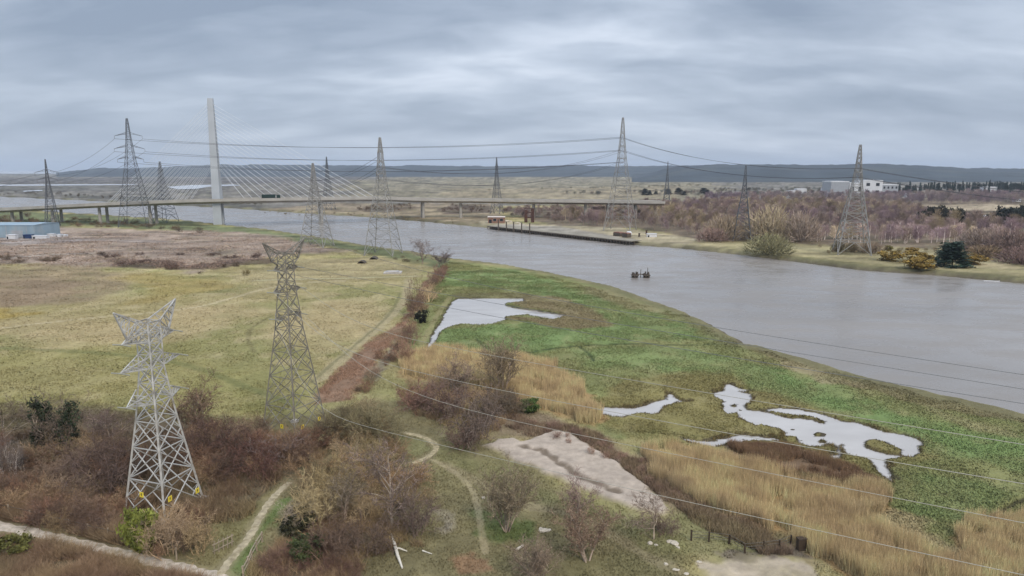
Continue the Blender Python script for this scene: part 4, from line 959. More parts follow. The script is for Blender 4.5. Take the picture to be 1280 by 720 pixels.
for px, py, s in ((634, 276.5, 2.2), (638, 277, 1.8), (647, 279, 2.0), (650, 280.3, 1.5), (655, 281, 1.4)):
    o = link('rock', RK[px % 4]); o.location = at(px, py); o.scale = (s * 1.4, s, s * .8); props(o, 'pale boulder in the row of rubble behind the wharf', 'rock', 'pale rubble behind the wharf')
# blue grey shed and yard on the left
sh, sw_, shh = building('industrial_shed', -70, 44, 297, 279.5, 'pale blue grey metal shed with flat roof at the left edge', 'shed', m_blue, m_blue, 26, 'low', 0, False)
for i in range(9): MB().box(-sw_ / 2 + sw_ * (i + .2) / 9, -sw_ / 2 + sw_ * (i + .2) / 9 + .35, -.12, -.003, 0, shh * .86).build('cladding_rib', m_grey, sh)
for i in range(3): MB().box(-sw_ / 2 + sw_ * (.15 + .3 * i), -sw_ / 2 + sw_ * (.27 + .3 * i), -.16, -.005, 0, 4.6).build('roller_door', m_navy if i == 1 else m_grey, sh)
for px0, px1, yb, yt, mm, lb in ((29, 39, 298, 293.3, m_navy, 'navy blue container in front of the blue grey shed'), (51, 64, 294, 289, m_navy, 'dark blue container right of the shed'),
                                 (40, 58, 298, 294.5, m_white, 'long white container on the yard by the shed'), (8, 19, 298.5, 293.5, m_white, 'white container against the shed wall'),
                                 (59, 66, 295.5, 292.2, m_white, 'small white trailer beside the dark blue container'), (70, 75, 296, 293, m_white, 'small white cabin standing alone at the yard end'), (77.5, 81.5, 295.6, 293.4, m_white, 'tiny white van sized box at the end of the yard')):
    b, w, h = building('storage_container', px0, px1, yb, yt, lb, 'container', mm, mm, 3.2, 'flat', 0)
    for i in range(5): MB().box(-w / 2 + w * (i + .35) / 5, -w / 2 + w * (i + .35) / 5 + .18, -.08, -.003, 0, h * .9).build('rib', mm, b)
# factory on the right, behind the wood
fac = [('factory_building', 1038, 1060, 245, 226.5, 'big pale grey factory block with a plain white wall', m_grey, m_white, 34, 0, 1), ('factory_building', 1061, 1078, 245, 228.5, 'lower pale link block of the factory behind the pylon', m_white, m_white, 30, 2, 1),
       ('factory_building', 1078, 1102, 245, 225.2, 'tall pale factory block with big dark windows', m_white, m_white, 30, 2, 2), ('factory_building', 1102, 1122, 245, 230.5, 'long low grey factory wing at the right end', m_grey, m_white, 26, 4, 2),
       ('warehouse', 996, 1008, 244, 235.8, 'white warehouse left of the factory', m_white, m_white, 14, 0, 1), ('warehouse', 986, 995, 244.5, 238, 'small low white shed at the far left of the factory', m_white, m_white, 10, 0, 1),
       ('warehouse', 1029, 1037, 244, 234.5, 'narrow white building against the big grey factory block', m_white, m_grey, 12, 1, 2), ('warehouse', 1133, 1146, 246.5, 242, 'low white shed in front of the dark conifers', m_white, m_white, 10, 0, 1),
       ('warehouse', 1230, 1248, 240, 233.6, 'long white roofed shed in the dark conifer belt', m_white, m_white, 14, 0, 1), ('cottage', 1260, 1265, 250, 246, 'tiny white cottage far right behind the wood', m_white, m_grey, 8, 2, 1), ('cottage', 1270, 1276, 252, 248.6, 'tiny white house at the right edge behind the wood', m_white, m_grey, 8, 2, 1)]
for nm, a, b_, yb, yt, lb, m1, m2, dp, wn, rw_ in fac: building(nm, a, b_, yb, yt, lb, 'house' if nm == 'cottage' else 'building', m1, m2, dp, 'gable' if nm == 'cottage' else 'flat', wn, wn == 0, 0, None, rw_)
for px in (1093, 1069):
    x, y = gp(px, 244); o = empty('chimney_stack', (x, y + 8, 24), 'thin vent stack on the factory roof %s' % ('over the dark windows' if px > 1080 else 'behind the pylon'), 'chimney'); MB().tube([(0, 0, -4), (0, 0, 3.5)], [.8, .6], 8).build('flue', m_grey, o); MB().tube([(0, 0, 3.5), (0, 0, 4)], [.9, .9], 8).build('cap', m_grey, o)
# white flat yard and rowing boat
x0, y0 = gp(1226, 271); yard = MB().box(-24, 16, -8, 26, 0, .35).build('paved_yard', m_white); yard.location = (x0, y0, H(x0, y0)); props(yard, 'pale white hard standing between the dark conifers', 'yard', kind='structure')
x, y = gp(1240, 347.5); boat = empty('rowing_boat', (x, y, H(x, y) + .1), 'small white boat stranded on the far muddy bank', 'boat', None, R(-8))
hv = []; hf = []
for i in range(9):
    t = i / 8; w = 1.1 * math.sin(min(t * 1.15 + .12, 1) * math.pi) ** .5 if t < 1 else .03; w = max(w, .05)
    hv += [(-3.2 + 6.4 * t, -w, .95 + .25 * t * t), (-3.2 + 6.4 * t, -w * .6, .1), (-3.2 + 6.4 * t, w * .6, .1), (-3.2 + 6.4 * t, w, .95 + .25 * t * t)]
for i in range(8):
    for k in range(3): hf.append((i * 4 + k, i * 4 + k + 1, i * 4 + 5 + k, i * 4 + 4 + k))
hf += [(0, 1, 2, 3), (35, 34, 33, 32)]
MB().add(hv, hf).build('hull', m_white, boat)
for xx in (-1.4, .6): MB().box(xx, xx + .4, -.85, .85, .62, .7).build('thwart', m_timber, boat)
# concrete slab and two dark mounds on the dry field
x, y = gp(491, 341); slab = empty('concrete_slab', (x, y, H(x, y)), 'weathered concrete chamber slab at the end of the pale track', 'slab', None, R(4)); w = 22 * mpp(y)
MB().box(-w / 2, w / 2, -3, 3.4, -.5, .5).build('base', m_conc, slab); MB().box(-w / 2 + 1, w / 2 - 1.4, -2.2, 2.6, .503, .8).build('cover', m_conc, slab)
for px in (484, 497): o = MB().box(-.6, .6, -.6, .6, .803, .95).build('hatch', m_grey, slab); o.location = ((px - 491) * mpp(y), 0, 0)
m_pipe = mat('dark_concrete_pipe', alb8(96, 88, 78), .9, noise=.2, nscale=1)
for px, py, lb in ((451.5, 329.5, 'dark culvert mouth in the grass left of the bank pylon'), (466.5, 324.5, 'dark culvert mouth under the bank pylon')):
    x, y = gp(px, py); o = empty('culvert', (x, y, H(x, y) - .1), lb, 'culvert'); n = 10
    pr = [(-1.9 * math.cos(math.pi * i / n), 1.5 * math.sin(math.pi * i / n)) for i in range(n + 1)]
    pi2 = [(a * .72, b * .72) for a, b in pr]
    MB().prism(pr + pi2[::-1], 0, 4).build('barrel', m_pipe, o); MB().prism(pi2, .9, .95).build('mouth', m_dark, o)

# ------------------------------------------------------------------ vegetation generators
def grow(seed, cfg):
    r_ = random.Random(seed); segs = []
    def br(p, d, ln, rad, lev):
        c = cfg[lev]; n = c['seg']; pts = [p]; q = p; dd = d
        for i in range(n):
            dd = (dd + Vector((r_.gauss(0, 1), r_.gauss(0, 1), r_.gauss(0, 1))) * c['wob'] + Vector((0, 0, c['up']))).normalized()
            q2 = q + dd * (ln / n); r0 = rad * (1 - .75 * i / n); r1 = rad * (1 - .75 * (i + 1) / n)
            segs.append((q, q2, r0, r1, lev)); q = q2; pts.append(q)
        if lev + 1 < len(cfg):
            k = cfg[lev + 1]
            for j in range(k['n']):
                t = k['t0'] + (1 - k['t0']) * (j + r_.random()) / k['n']; f = t * n; i = min(int(f), n - 1)
                b = pts[i].lerp(pts[i + 1], f - i); ax = (pts[i + 1] - pts[i]).normalized()
                az = r_.uniform(0, 2 * math.pi); u = ax.orthogonal().normalized(); w = ax.cross(u)
                an = R(r_.uniform(*k['ang'])); nd = ax * math.cos(an) + (u * math.cos(az) + w * math.sin(az)) * math.sin(an)
                br(b, nd, ln * r_.uniform(*k['len']), max(rad * (1 - .7 * t) * k['rad'], k['rmin']), lev + 1)
    c = cfg[0]
    for s in range(c.get('stems', 1)):
        a = r_.uniform(0, 2 * math.pi); rr = c.get('spread', 0) * math.sqrt(r_.random()); tl = R(r_.uniform(*c.get('tilt', (0, 4))))
        br(Vector((math.cos(a) * rr, math.sin(a) * rr, -.1)), Vector((math.cos(a) * math.sin(tl), math.sin(a) * math.sin(tl), math.cos(tl))), c['L'] * r_.uniform(.75, 1.1), c['r'], 0)
    return segs
def seg_mesh(name, segs, levs, seed=1):
    r_ = random.Random(seed); V = []; F = []; C = []
    for (a, b, r0, r1, lev) in segs:
        if lev not in levs: continue
        d = b - a
        if d.length < 1e-5: continue
        d = d.normalized(); u = d.orthogonal().normalized(); w = d.cross(u); ph = r_.uniform(0, 6.28); k = len(V)
        if r0 > .035:
            for (p, rr) in ((a, r0), (b, r1)):
                for j in range(3):
                    an = ph + j * 2.0944; V.append(p + (u * math.cos(an) + w * math.sin(an)) * rr)
            for j in range(3):
                j2 = (j + 1) % 3; F += [(k + j, k + j2, k + 3 + j2), (k + j, k + 3 + j2, k + 3 + j)]
        else:
            s = u * math.cos(ph) + w * math.sin(ph); V += [a - s * r0, a + s * r0, b]; F.append((k, k + 1, k + 2))
        while len(C) < len(V): C.append((1.7 if r0 > .035 else 1.0) * r_.uniform(.5, 1.6))
    C = np.repeat(np.array(C, np.float32)[:, None], 3, 1)
    return tri_mesh(name, [tuple(v) for v in V], F, C)
def upn(t, b, k):
    g = t.nodes.new('ShaderNodeNewGeometry'); s = t.nodes.new('ShaderNodeVectorMath'); s.operation = 'MULTIPLY_ADD'; s.inputs[1].default_value = (k, k, k); s.inputs[2].default_value = (0, 0, 1)
    t.links.new(g.outputs['Normal'], s.inputs[0]); n = t.nodes.new('ShaderNodeVectorMath'); n.operation = 'NORMALIZE'; t.links.new(s.outputs[0], n.inputs[0]); t.links.new(n.outputs[0], b.inputs['Normal'])
def tint_mat(name, rough=.9):
    m = bpy.data.materials.new(name); m.use_nodes = True; t = m.node_tree; b = t.nodes['Principled BSDF']; b.inputs['Roughness'].default_value = rough
    b.inputs['Specular IOR Level'].default_value = .15
    oi = t.nodes.new('ShaderNodeObjectInfo'); vc = t.nodes.new('ShaderNodeVertexColor'); vc.layer_name = 'Col'
    mx = t.nodes.new('ShaderNodeMix'); mx.data_type = 'RGBA'; mx.blend_type = 'MULTIPLY'; mx.inputs[0].default_value = 1
    upn(t, b, .8); t.links.new(oi.outputs['Color'], mx.inputs[6]); t.links.new(vc.outputs[0], mx.inputs[7]); gm = t.nodes.new('ShaderNodeVectorMath'); gm.operation = 'SCALE'; gm.inputs['Scale'].default_value = 1.3
    t.links.new(mx.outputs[2], gm.inputs[0]); t.links.new(gm.outputs[0], b.inputs['Base Color']); return m
m_twig = tint_mat('twigs'); m_bark = tint_mat('bark'); m_leaf = tint_mat('leaves', .7)
def lv(n, ln, ang, rad, seg, wob, up, rmin, t0=.2): return dict(n=n, len=ln, ang=ang, rad=rad, seg=seg, wob=wob, up=up, rmin=rmin, t0=t0)
def shrub_cfg(dense, up, tilt, stems, tw=.034):
    return [dict(L=3.6, r=.07, seg=4, wob=.16, up=up, stems=stems, spread=1.1, tilt=tilt), lv(6, (.35, .6), (20, 55), .6, 3, .2, up, .03, .2), lv(dense, (.4, .75), (20, 60), .5, 2, .25, up * .6, tw, .1), lv(5, (.4, .8), (20, 60), .6, 1, .2, 0, tw * .8, .2)]
SHRUBS = []
for i in range(7):
    me = seg_mesh('shrub', grow(100 + i, shrub_cfg((5, 6, 5, 6, 5, 6, 5)[i], (.06, -.02, .1, 0.0, .04, -.05, .12)[i], (8, (48, 58, 40, 60, 52, 66, 36)[i]), (12, 13, 11, 14, 13, 12, 12)[i])), (0, 1, 2, 3), i); me.materials.append(m_twig); SHRUBS.append(me)
def tree_cfg(hgt, t0, n1, ang1, up1, d2, d3, tw):
    return [dict(L=hgt, r=hgt * .022, seg=6, wob=.05, up=.06, stems=1), lv(n1, (.35, .58), ang1, .62, 4, .14, up1, .05, t0), lv(d2, (.35, .6), (25, 60), .55, 3, .18, .06, .034, .15), lv(d3, (.4, .7), (20, 60), .5, 2, .2, .02, tw, .1), lv(6, (.4, .75), (20, 55), .5, 1, .2, 0, tw * .8, .1)]
TREES = []
FAN = lambda st, t0, t1, tw: [dict(L=6.4, r=.12, seg=5, wob=.07, up=.07, stems=st, spread=.35, tilt=(t0, t1)), lv(7, (.35, .6), (18, 42), .55, 4, .12, .10, .05, .25), lv(6, (.35, .6), (20, 50), .55, 3, .16, .05, .036, .15), lv(4, (.4, .7), (20, 55), .5, 2, .2, .02, tw, .1), lv(3, (.5, .8), (20, 50), .6, 1, .2, 0, tw * .8, .1)]
for i, cfg in enumerate((tree_cfg(9.0, .18, 14, (30, 60), .12, 7, 4, .036), FAN(8, 4, 30, .036), tree_cfg(9.0, .3, 11, (35, 70), .1, 7, 4, .036), FAN(3, 2, 12, .034), FAN(6, 6, 38, .036))):
    sg = grow(300 + i, cfg); tk_ = seg_mesh('trunk', sg, (0, 1), i); cr_ = seg_mesh('crown', sg, (2, 3, 4), i + 50); tk_.materials.append(m_bark); cr_.materials.append(m_twig); TREES.append((tk_, cr_))
def leaf_blob(seed, n, size, shape, clumps, leaf):
    g = np.random.default_rng(seed); V = []; C = []
    cc = g.normal(size=(clumps, 3)); cc /= np.linalg.norm(cc, axis=1)[:, None]; cc *= g.uniform(.35, 1, (clumps, 1)) ** .6
    if shape == 'cone': t = g.uniform(0, 1, clumps); a = g.uniform(0, 6.28, clumps); rr = (1 - t) ** .8 * g.uniform(.5, 1, clumps); cc = np.stack([np.cos(a) * rr * .6, np.sin(a) * rr * .6, t * 2 - 1], 1)
    cs = g.uniform(.18, .34, clumps); cb = g.uniform(.55, 1.35, clumps)
    k = g.integers(0, clumps, n); p = cc[k] + g.normal(size=(n, 3)) * cs[k][:, None] * (.5, .5, .38); p[:, 2] = np.maximum(p[:, 2], -1)
    p = p * np.array(size) + (0, 0, size[2])
    a = g.normal(size=(n, 3)); a /= np.linalg.norm(a, axis=1)[:, None]; b = np.cross(a, g.normal(size=(n, 3))); b /= np.linalg.norm(b, axis=1)[:, None]
    l = leaf * g.uniform(.6, 1.3, (n, 1)); V = np.stack([p - a * l * .5 - b * l * .3, p + a * l * .5, p - a * l * .2 + b * l * .5], 1).reshape(-1, 3)
    F = np.arange(3 * n).reshape(-1, 3); C = np.repeat((cb[k] * g.uniform(.75, 1.25, n))[:, None].repeat(3, 1), 3, 0)
    return tri_mesh('foliage', V, F, C, m_leaf)
GORSE = [leaf_blob(500 + i, 1900, (2.0, 2.0, 1.5), 'ball', 30, .34) for i in range(3)]
CONIF = [leaf_blob(520 + i, 2200, (2.6, 2.6, 4.5), 'cone', 70, .45) for i in range(2)]
IVY = [leaf_blob(540 + i, 1800, (1.7, 1.7, 4.0), 'ball', 46, .36) for i in range(2)]
def bbox_wh(me):
    c = np.empty(len(me.vertices) * 3); me.vertices.foreach_get('co', c); c = c.reshape(-1, 3)
    w = np.percentile(c[:, 0], 97) - np.percentile(c[:, 0], 3); w2 = np.percentile(c[:, 1], 97) - np.percentile(c[:, 1], 3); return (w + w2) / 2, np.percentile(c[:, 2], 99)
WH = {}
def setcol(o, c, j=.10):
    f = 1 + random.uniform(-j, j); o.color = (c[0] * f, c[1] * f * random.uniform(.97, 1.03), c[2] * f, 1)
def place(name, me, x, y, h, w, tint, label, cat, group=None, rz=None, parent=None):
    if me.name not in WH: WH[me.name] = bbox_wh(me)
    w0, h0 = WH[me.name]; o = link(name, me)
    o.location = (x, y, H(x, y) - .05); o.rotation_euler = (0, 0, random.uniform(0, 6.28) if rz is None else rz); o.scale = (w / w0, w / w0, h / h0)
    setcol(o, tint); return props(o, label, cat, group)
def shrub(px, py, ty, wpx, tint, label, group=None, k=None, name='shrub', me=None):
    x, y = gp(px, py); h = max(zat(ty, y), .5); w = wpx * mpp(y)
    me = me or (SHRUBS[random.randrange(len(SHRUBS))] if k is None else SHRUBS[k])
    return place(name, me, x, y, h, w, alb8(*tint), label, 'bush' if name != 'conifer' else 'tree', group)
def tree(px, py, ty, wpx, tint, bark, label, group=None, k=0, name='bare_tree'):
    x, y = gp(px, py); h = zat(ty, y); w = wpx * mpp(y); tk, cr = TREES[k]
    if cr.name not in WH: WH[cr.name] = bbox_wh(cr)
    w0, h0 = WH[cr.name]
    r = empty(name, (x, y, H(x, y) - .05), label, 'tree', group, random.uniform(0, 6.28)); r.scale = (w / w0, w / w0, h / h0)
    a = link('trunk', tk, r); b = link('crown', cr, r); setcol(a, alb8(*bark)); setcol(b, alb8(*tint)); return r

# ------------------------------------------------------------------ single trees and bushes of the near land
BK = (120, 108, 96)
tree(490, 660, 556, 72, (112, 98, 88), (132, 122, 108), 'biggest bare tree with pale trunk above the white fallen branch', k=0)
tree(433, 655, 585, 46, (118, 104, 88), BK, 'bare tree with thin trunk left of the biggest bare tree', k=3)
tree(633, 664, 584, 58, (116, 104, 84), BK, 'round fan shaped bare tree on the green patch below the sand heap', k=1)
tree(716, 654, 588, 40, (124, 104, 96), BK, 'thin sparse bare sapling in front of the middle of the sand heap', k=3)
tree(735, 702, 632, 58, (108, 90, 74), BK, 'dark dense bare tree at the bottom below the sand heap', k=4)
tree(817, 674, 622, 48, (108, 92, 80), BK, 'leaning bare tree over the white rubble at the tip of the sand heap', k=2)
tree(669, 730, 676, 46, (112, 98, 82), BK, 'bare shrubby tree cut by the bottom edge', k=1)
tree(628, 494, 424, 44, (118, 104, 84), BK, 'tall fan shaped bare tree at the top of the left reed bed', k=1)
tree(566, 492, 446, 42, (118, 100, 86), BK, 'bare spreading tree at the left end of the reed bed', k=4)
tree(528, 330, 299, 26, (118, 106, 98), BK, 'round bare tree on the river bank by the round topped pylon', k=0)
tree(553, 333, 311, 20, (104, 94, 90), BK, 'smaller bare tree at the river end of the rusty ditch', k=4)
tree(235, 545, 474, 52, (98, 80, 66), BK, 'tall brown bare tree directly behind the bright pylon', k=4)
tree(140, 560, 508, 56, (96, 82, 74), BK, 'bare dark tree right of the ivy clad pair', k=0)
tree(8, 562, 498, 52, (98, 86, 70), BK, 'bare tree cut by the left edge', k=2)
for i, (px, py) in enumerate(((4, 600), (14, 597), (22, 602), (30, 594))):
    tree(px, py, 540 + 4 * i, 16, (112, 100, 94), (176, 168, 160), ('leftmost', 'second from left', 'third from left', 'rightmost and shortest')[i] + ' slim pale stemmed birch in the row at the left edge', 'pale stemmed birches at the left edge', k=3)
for px, py, ty, w, lb in ((58, 568, 492, 34, 'dark ivy clad tree, left one of the green pair by the field'), (92, 572, 498, 30, 'dark ivy clad tree, right one of the green pair by the field')):
    x, y = gp(px, py); h = zat(ty, y); wd_ = w * mpp(y); r = empty('ivy_clad_tree', (x, y, H(x, y)), lb, 'tree', None, random.uniform(0, 6))
    tk, cr = TREES[3]; w0, h0 = WH.setdefault(cr.name, bbox_wh(cr)); a = link('trunk', tk, r); b = link('crown', cr, r); b.scale = a.scale = (wd_ * 1.25 / w0,) * 2 + (h * 1.04 / h0,)
    setcol(a, alb8(120, 110, 98)); setcol(b, alb8(104, 92, 80)); iv = link('ivy', IVY[px % 2], r); w0, h0 = bbox_wh(IVY[0]); iv.scale = (wd_ * .72 / w0,) * 2 + (h * .92 / h0,); setcol(iv, alb8(50, 58, 40))
shrub(176, 690, 636, 34, (112, 118, 50), 'yellow green gorse bush at the foot of the bright pylon', name='gorse_bush', me=GORSE[0])
shrub(14, 694, 672, 34, (92, 92, 44), 'dark olive gorse bush beside the gravel path at the left edge', name='gorse_bush', me=GORSE[1])
shrub(527, 404, 388, 14, (44, 46, 34), 'dark evergreen bush in the hedge by the ditch', name='evergreen_bush', me=GORSE[2])
shrub(70, 655, 640, 26, (74, 82, 44), 'small green bush under the big bare clump of twigs', name='gorse_bush', me=GORSE[1]) if False else None
shrub(388, 700, 672, 36, (66, 74, 42), 'dark green bramble bush left of the white fallen branch', name='evergreen_bush', me=GORSE[1])
shrub(372, 668, 640, 34, (56, 56, 36), 'dark evergreen bush under the pale willows', name='evergreen_bush', me=GORSE[2])
shrub(662, 516, 498, 20, (80, 98, 50), 'green bush at the foot of the reed bed tree', name='evergreen_bush', me=GORSE[0])
S_ = [(215, 694, 640, 56, (142, 122, 96), 'tan twiggy bush right of the yellow green gorse', 2), (252, 690, 648, 44, (140, 120, 88), 'pale tan bush at the corner of the two paths', 2),
      (128, 612, 548, 76, (88, 72, 66), 'big arching dark bush in front of the ivy clad pair', 5), (160, 590, 545, 50, (80, 66, 60), 'dark bush just left of the bright pylon', 3),
      (275, 568, 520, 62, (84, 66, 58), 'dark brown bush right behind the bright pylon', 3), (320, 590, 548, 66, (92, 66, 58), 'reddish brown bush between the two horned pylons', 5),
      (345, 575, 548, 50, (120, 104, 100), 'pale greyish bush at the foot of the weathered pylon', 1), (395, 660, 600, 60, (150, 132, 98), 'pale tan willow bush at the bend of the footpath', 2),
      (425, 625, 572, 64, (142, 126, 88), 'olive tan willow bush above the bend of the footpath', 4), (462, 600, 558, 60, (136, 122, 88), 'olive willow bush left of the loop track', 1),
      (378, 660, 622, 40, (146, 132, 116), 'whitish twiggy bush beside the footpath', 6), (452, 548, 500, 60, (118, 108, 80), 'olive brown bush at the lower end of the rusty ditch', 0),
      (488, 556, 514, 52, (122, 112, 84), 'olive bush above the loop track', 4), (420, 556, 512, 40, (96, 84, 66), 'brown bush right of the weathered pylon foot', 2),
      (598, 548, 486, 74, (102, 88, 80), 'large grey brown bush below the left reed bed', 5), (556, 520, 474, 54, (108, 88, 78), 'brown bush left of the large grey brown one', 0),
      (630, 520, 488, 44, (98, 88, 72), 'dark bush under the tall fan shaped tree', 3), (520, 508, 478, 46, (116, 88, 74), 'reddish bush at the end of the hedge bank', 1),
      (520, 398, 350, 24, (112, 94, 76), 'tall brown bush standing in the hedge by the ditch', 4), (512, 432, 404, 22, (116, 92, 78), 'brown hedge bush below the evergreen one', 0),
      (535, 378, 356, 20, (178, 156, 120), 'pale tan reed clump bush beside the ditch', 2), (505, 452, 420, 26, (150, 120, 98), 'tan bush between the ditch and the marsh', 4),
      (548, 352, 332, 20, (126, 98, 84), 'reddish bush at the river end of the ditch', 3), (455, 690, 645, 60, (96, 80, 70), 'dark tangle of twigs left of the white fallen branch', 5),
      (520, 665, 610, 50, (104, 90, 80), 'grey twiggy bush right of the biggest bare tree', 0), (415, 700, 650, 60, (98, 80, 68), 'dark brown tangle below the whitish bush', 3),
      (306, 344, 336, 10, (118, 104, 66), 'round olive bush alone on the dry field', 0), (295, 333, 326, 8, (84, 70, 56), 'small dark bush on the moor edge', 1), (214, 336, 326, 14, (82, 64, 54), 'dark bush right of the heather line', 5),
      (280, 334, 329, 6, (82, 66, 54), 'tiny dark bush left of the round olive bush', 3), (250, 342, 338, 5, (86, 72, 56), 'lone tiny bush on the field below the heather line', 2), (832, 668, 640, 30, (112, 96, 84), 'low twiggy bush right of the leaning tree', 1),
      (505, 300, 292, 12, (96, 88, 72), 'low bush on the bank right of the round topped pylon', 0) if False else (575, 560, 530, 40, (112, 92, 80), 'low brown bush at the bottom of the grey brown clump', 6)]
for a in S_: shrub(a[0], a[1], a[2], a[3], a[4], a[5], None, a[6], 'bare_bush')

def scatter_in(P, n, seed, mind=0):
    g = np.random.default_rng(seed); lo = P.min(0); hi = P.max(0); res = []
    tries = 0
    while len(res) < n and tries < 60:
        q = g.uniform(lo, hi, (n * 3, 2)); m = sdf(P, q[:, 0], q[:, 1]) > 0
        for p in q[m]:
            if len(res) < n and all((p[0] - r[0]) ** 2 + (p[1] - r[1]) ** 2 > mind ** 2 for r in res): res.append(p)
        tries += 1
    return res
def thicket(pts, n, hr, tint, label, group, seed, mind=1.5, jit=.25, meshes=None, nm='bare_bush', wf=(1.0, 1.5)):
    r_ = random.Random(seed); made = []
    for p in scatter_in(poly(pts), n, seed, mind):
        h = r_.uniform(*hr); f = r_.uniform(1 - jit, 1 + jit); me = (meshes or SHRUBS)[r_.randrange(len(meshes or SHRUBS))]
        tt = np.array(tint, float) if hr[1] < 2.5 or nm != 'bare_bush' else np.array(tint, float) * .45 + .55 * np.array(((172, 146, 104), (134, 122, 80), (142, 122, 98), (124, 92, 68), (80, 68, 54), (112, 92, 72))[r_.randrange(6)])
        o = place(nm, me, p[0], p[1], h, h * r_.uniform(*wf), tuple(c * f for c in alb8(*tt)), label, 'bush', group); made.append((p[0] / p[1], p[1], h, o))
    for word, key in (('leftmost', lambda t: t[0]), ('rightmost', lambda t: -t[0]), ('frontmost', lambda t: t[1]), ('rearmost', lambda t: -t[1]), ('tallest', lambda t: -t[2]), ('shortest', lambda t: t[2])):
        made.sort(key=key)
        for t in made:
            if t[3]['label'] == label: t[3]['label'] = word + ' ' + label; break
            if word in ('leftmost', 'rightmost', 'frontmost', 'rearmost', 'tallest', 'shortest'): break
thicket([(-60, 605), (60, 612), (160, 645), (164, 684), (100, 674), (40, 656), (-60, 640)], 34, (2.2, 3.6), (106, 82, 72), 'reddish brown leafless hedge bush above the gravel path', 'hedge along the gravel path', 1)
thicket([(-60, 560), (50, 570), (165, 570), (165, 640), (60, 612), (-60, 602)], 34, (2.8, 4.6), (92, 76, 68), 'dark leafless bush in the thicket left of the bright pylon', 'dark thicket left of the bright pylon', 2)
thicket([(215, 530), (330, 545), (420, 555), (400, 580), (330, 585), (262, 615), (215, 600)], 34, (2.2, 4.0), (90, 70, 62), 'dark brown leafless bush in the thicket between the two horned pylons', 'thicket between the horned pylons', 3)
thicket([(370, 610), (420, 575), (490, 570), (525, 610), (510, 650), (440, 665), (385, 660)], 30, (2.5, 4.5), (160, 142, 104), 'tan leafless willow bush in the clump by the biggest bare tree', 'willow clump', 4)
thicket([(408, 530), (450, 505), (505, 525), (495, 558), (425, 562)], 12, (2, 3.4), (134, 122, 90), 'olive leafless bush in the clump above the loop track', 'olive clump above the loop track', 5)
thicket([(498, 488), (560, 478), (645, 500), (650, 520), (600, 548), (540, 525)], 18, (2, 3.6), (120, 102, 88), 'grey brown leafless bush in the clump below the left reed bed', 'clump below the left reed bed', 6)
thicket([(175, 640), (260, 640), (262, 690), (190, 700)], 10, (1.8, 3.4), (130, 110, 92), 'tan leafless bush in the clump at the pylon foot', 'clump at the bright pylon foot', 7)
thicket([(330, 720), (340, 680), (400, 672), (460, 690), (450, 740)], 14, (1.2, 2.4), (106, 82, 70), 'low reddish brown bush in the tangle below the willows', 'tangle below the willows', 8)
thicket([(440, 492), (470, 458), (500, 425), (512, 400), (520, 404), (508, 432), (480, 466), (458, 498)], 20, (1.2, 2.6), (122, 98, 84), 'low brown hedge bush along the rusty ditch', 'hedge along the rusty ditch', 9)
thicket([(512, 400), (540, 352), (552, 336), (560, 338), (545, 362), (524, 402)], 16, (1.6, 3.2), (120, 96, 84), 'brown hedge bush at the river end of the ditch', 'hedge at the river end of the ditch', 10, .8)
thicket([(640, 525), (740, 545), (830, 592), (880, 628), (870, 640), (800, 605), (700, 555)], 26, (.8, 1.5), (138, 112, 96), 'low pinkish brown bush between sand heap and reed bed', 'low bushes behind the sand heap', 11)
thicket([(120, 318), (330, 318), (330, 326), (150, 334)], 14, (1.2, 2.2), (84, 66, 58), 'low dark heather bush on the purple moor', 'heather bushes on the moor', 12, 3, .2, None, 'heather_bush', (1.5, 3))
thicket([(0, 322), (80, 322), (80, 328), (0, 329)], 10, (1.2, 2.2), (96, 80, 62), 'low dark bush along the pale moor road', 'bushes along the pale moor road', 13, 3, .2, None, 'bare_bush', (1.5, 3))
thicket([(60, 272), (150, 276), (240, 284), (330, 290), (300, 294), (200, 288), (60, 284)], 34, (1.5, 4), (98, 88, 74), 'brown bush under the bridge on the near bank', 'bushes under the bridge', 14, 3, .3, None, 'bare_bush', (1.5, 2.6))
thicket([(-40, 272), (60, 270), (60, 284), (-40, 280)], 12, (2, 5), (96, 80, 74), 'brown bush behind the blue grey shed', 'bushes behind the shed', 15, 4, .3, None, 'bare_bush', (1.2, 2))
thicket([(430, 312), (520, 322), (556, 334), (540, 336), (480, 326)], 8, (.9, 1.8), (112, 104, 78), 'low scrub bush along the near bank', 'scrub along the near bank', 16, 3, .3, None, 'bare_bush', (1.4, 2.4))

# ------------------------------------------------------------------ far bank trees
def dome_proto(seed, n):
    r_ = random.Random(seed); segs = []
    for i in range(n):
        a = r_.uniform(0, 6.28); e_ = r_.uniform(.05, 1); rr = r_.random() ** .4; el = math.asin(e_)
        p = Vector((math.cos(a) * math.cos(el) * rr * 2.4, math.sin(a) * math.cos(el) * rr * 2.4, math.sin(el) * rr * 3.2)); d = (p + Vector((r_.gauss(0, 1), r_.gauss(0, 1), 1.5 + r_.gauss(0, 1)))).normalized()
        segs.append((p, p + d * r_.uniform(.5, 1.1), .05, .01, 1))
    for i in range(9):
        a = r_.uniform(0, 6.28); segs.append((Vector((0, 0, -.2)), Vector((math.cos(a) * 1.6, math.sin(a) * 1.6, 2.0 + r_.random())), .06, .03, 0))
    return segs
DOME = []
for i in range(3): me = seg_mesh('shrub', dome_proto(800 + i, 750), (0, 1), i); me.materials.append(m_twig); DOME.append(me)
m_stuff = mat('plant_mass', rough=.9, src='attr', spec=.12); upn(m_stuff.node_tree, m_stuff.node_tree.nodes['Principled BSDF'], .45)
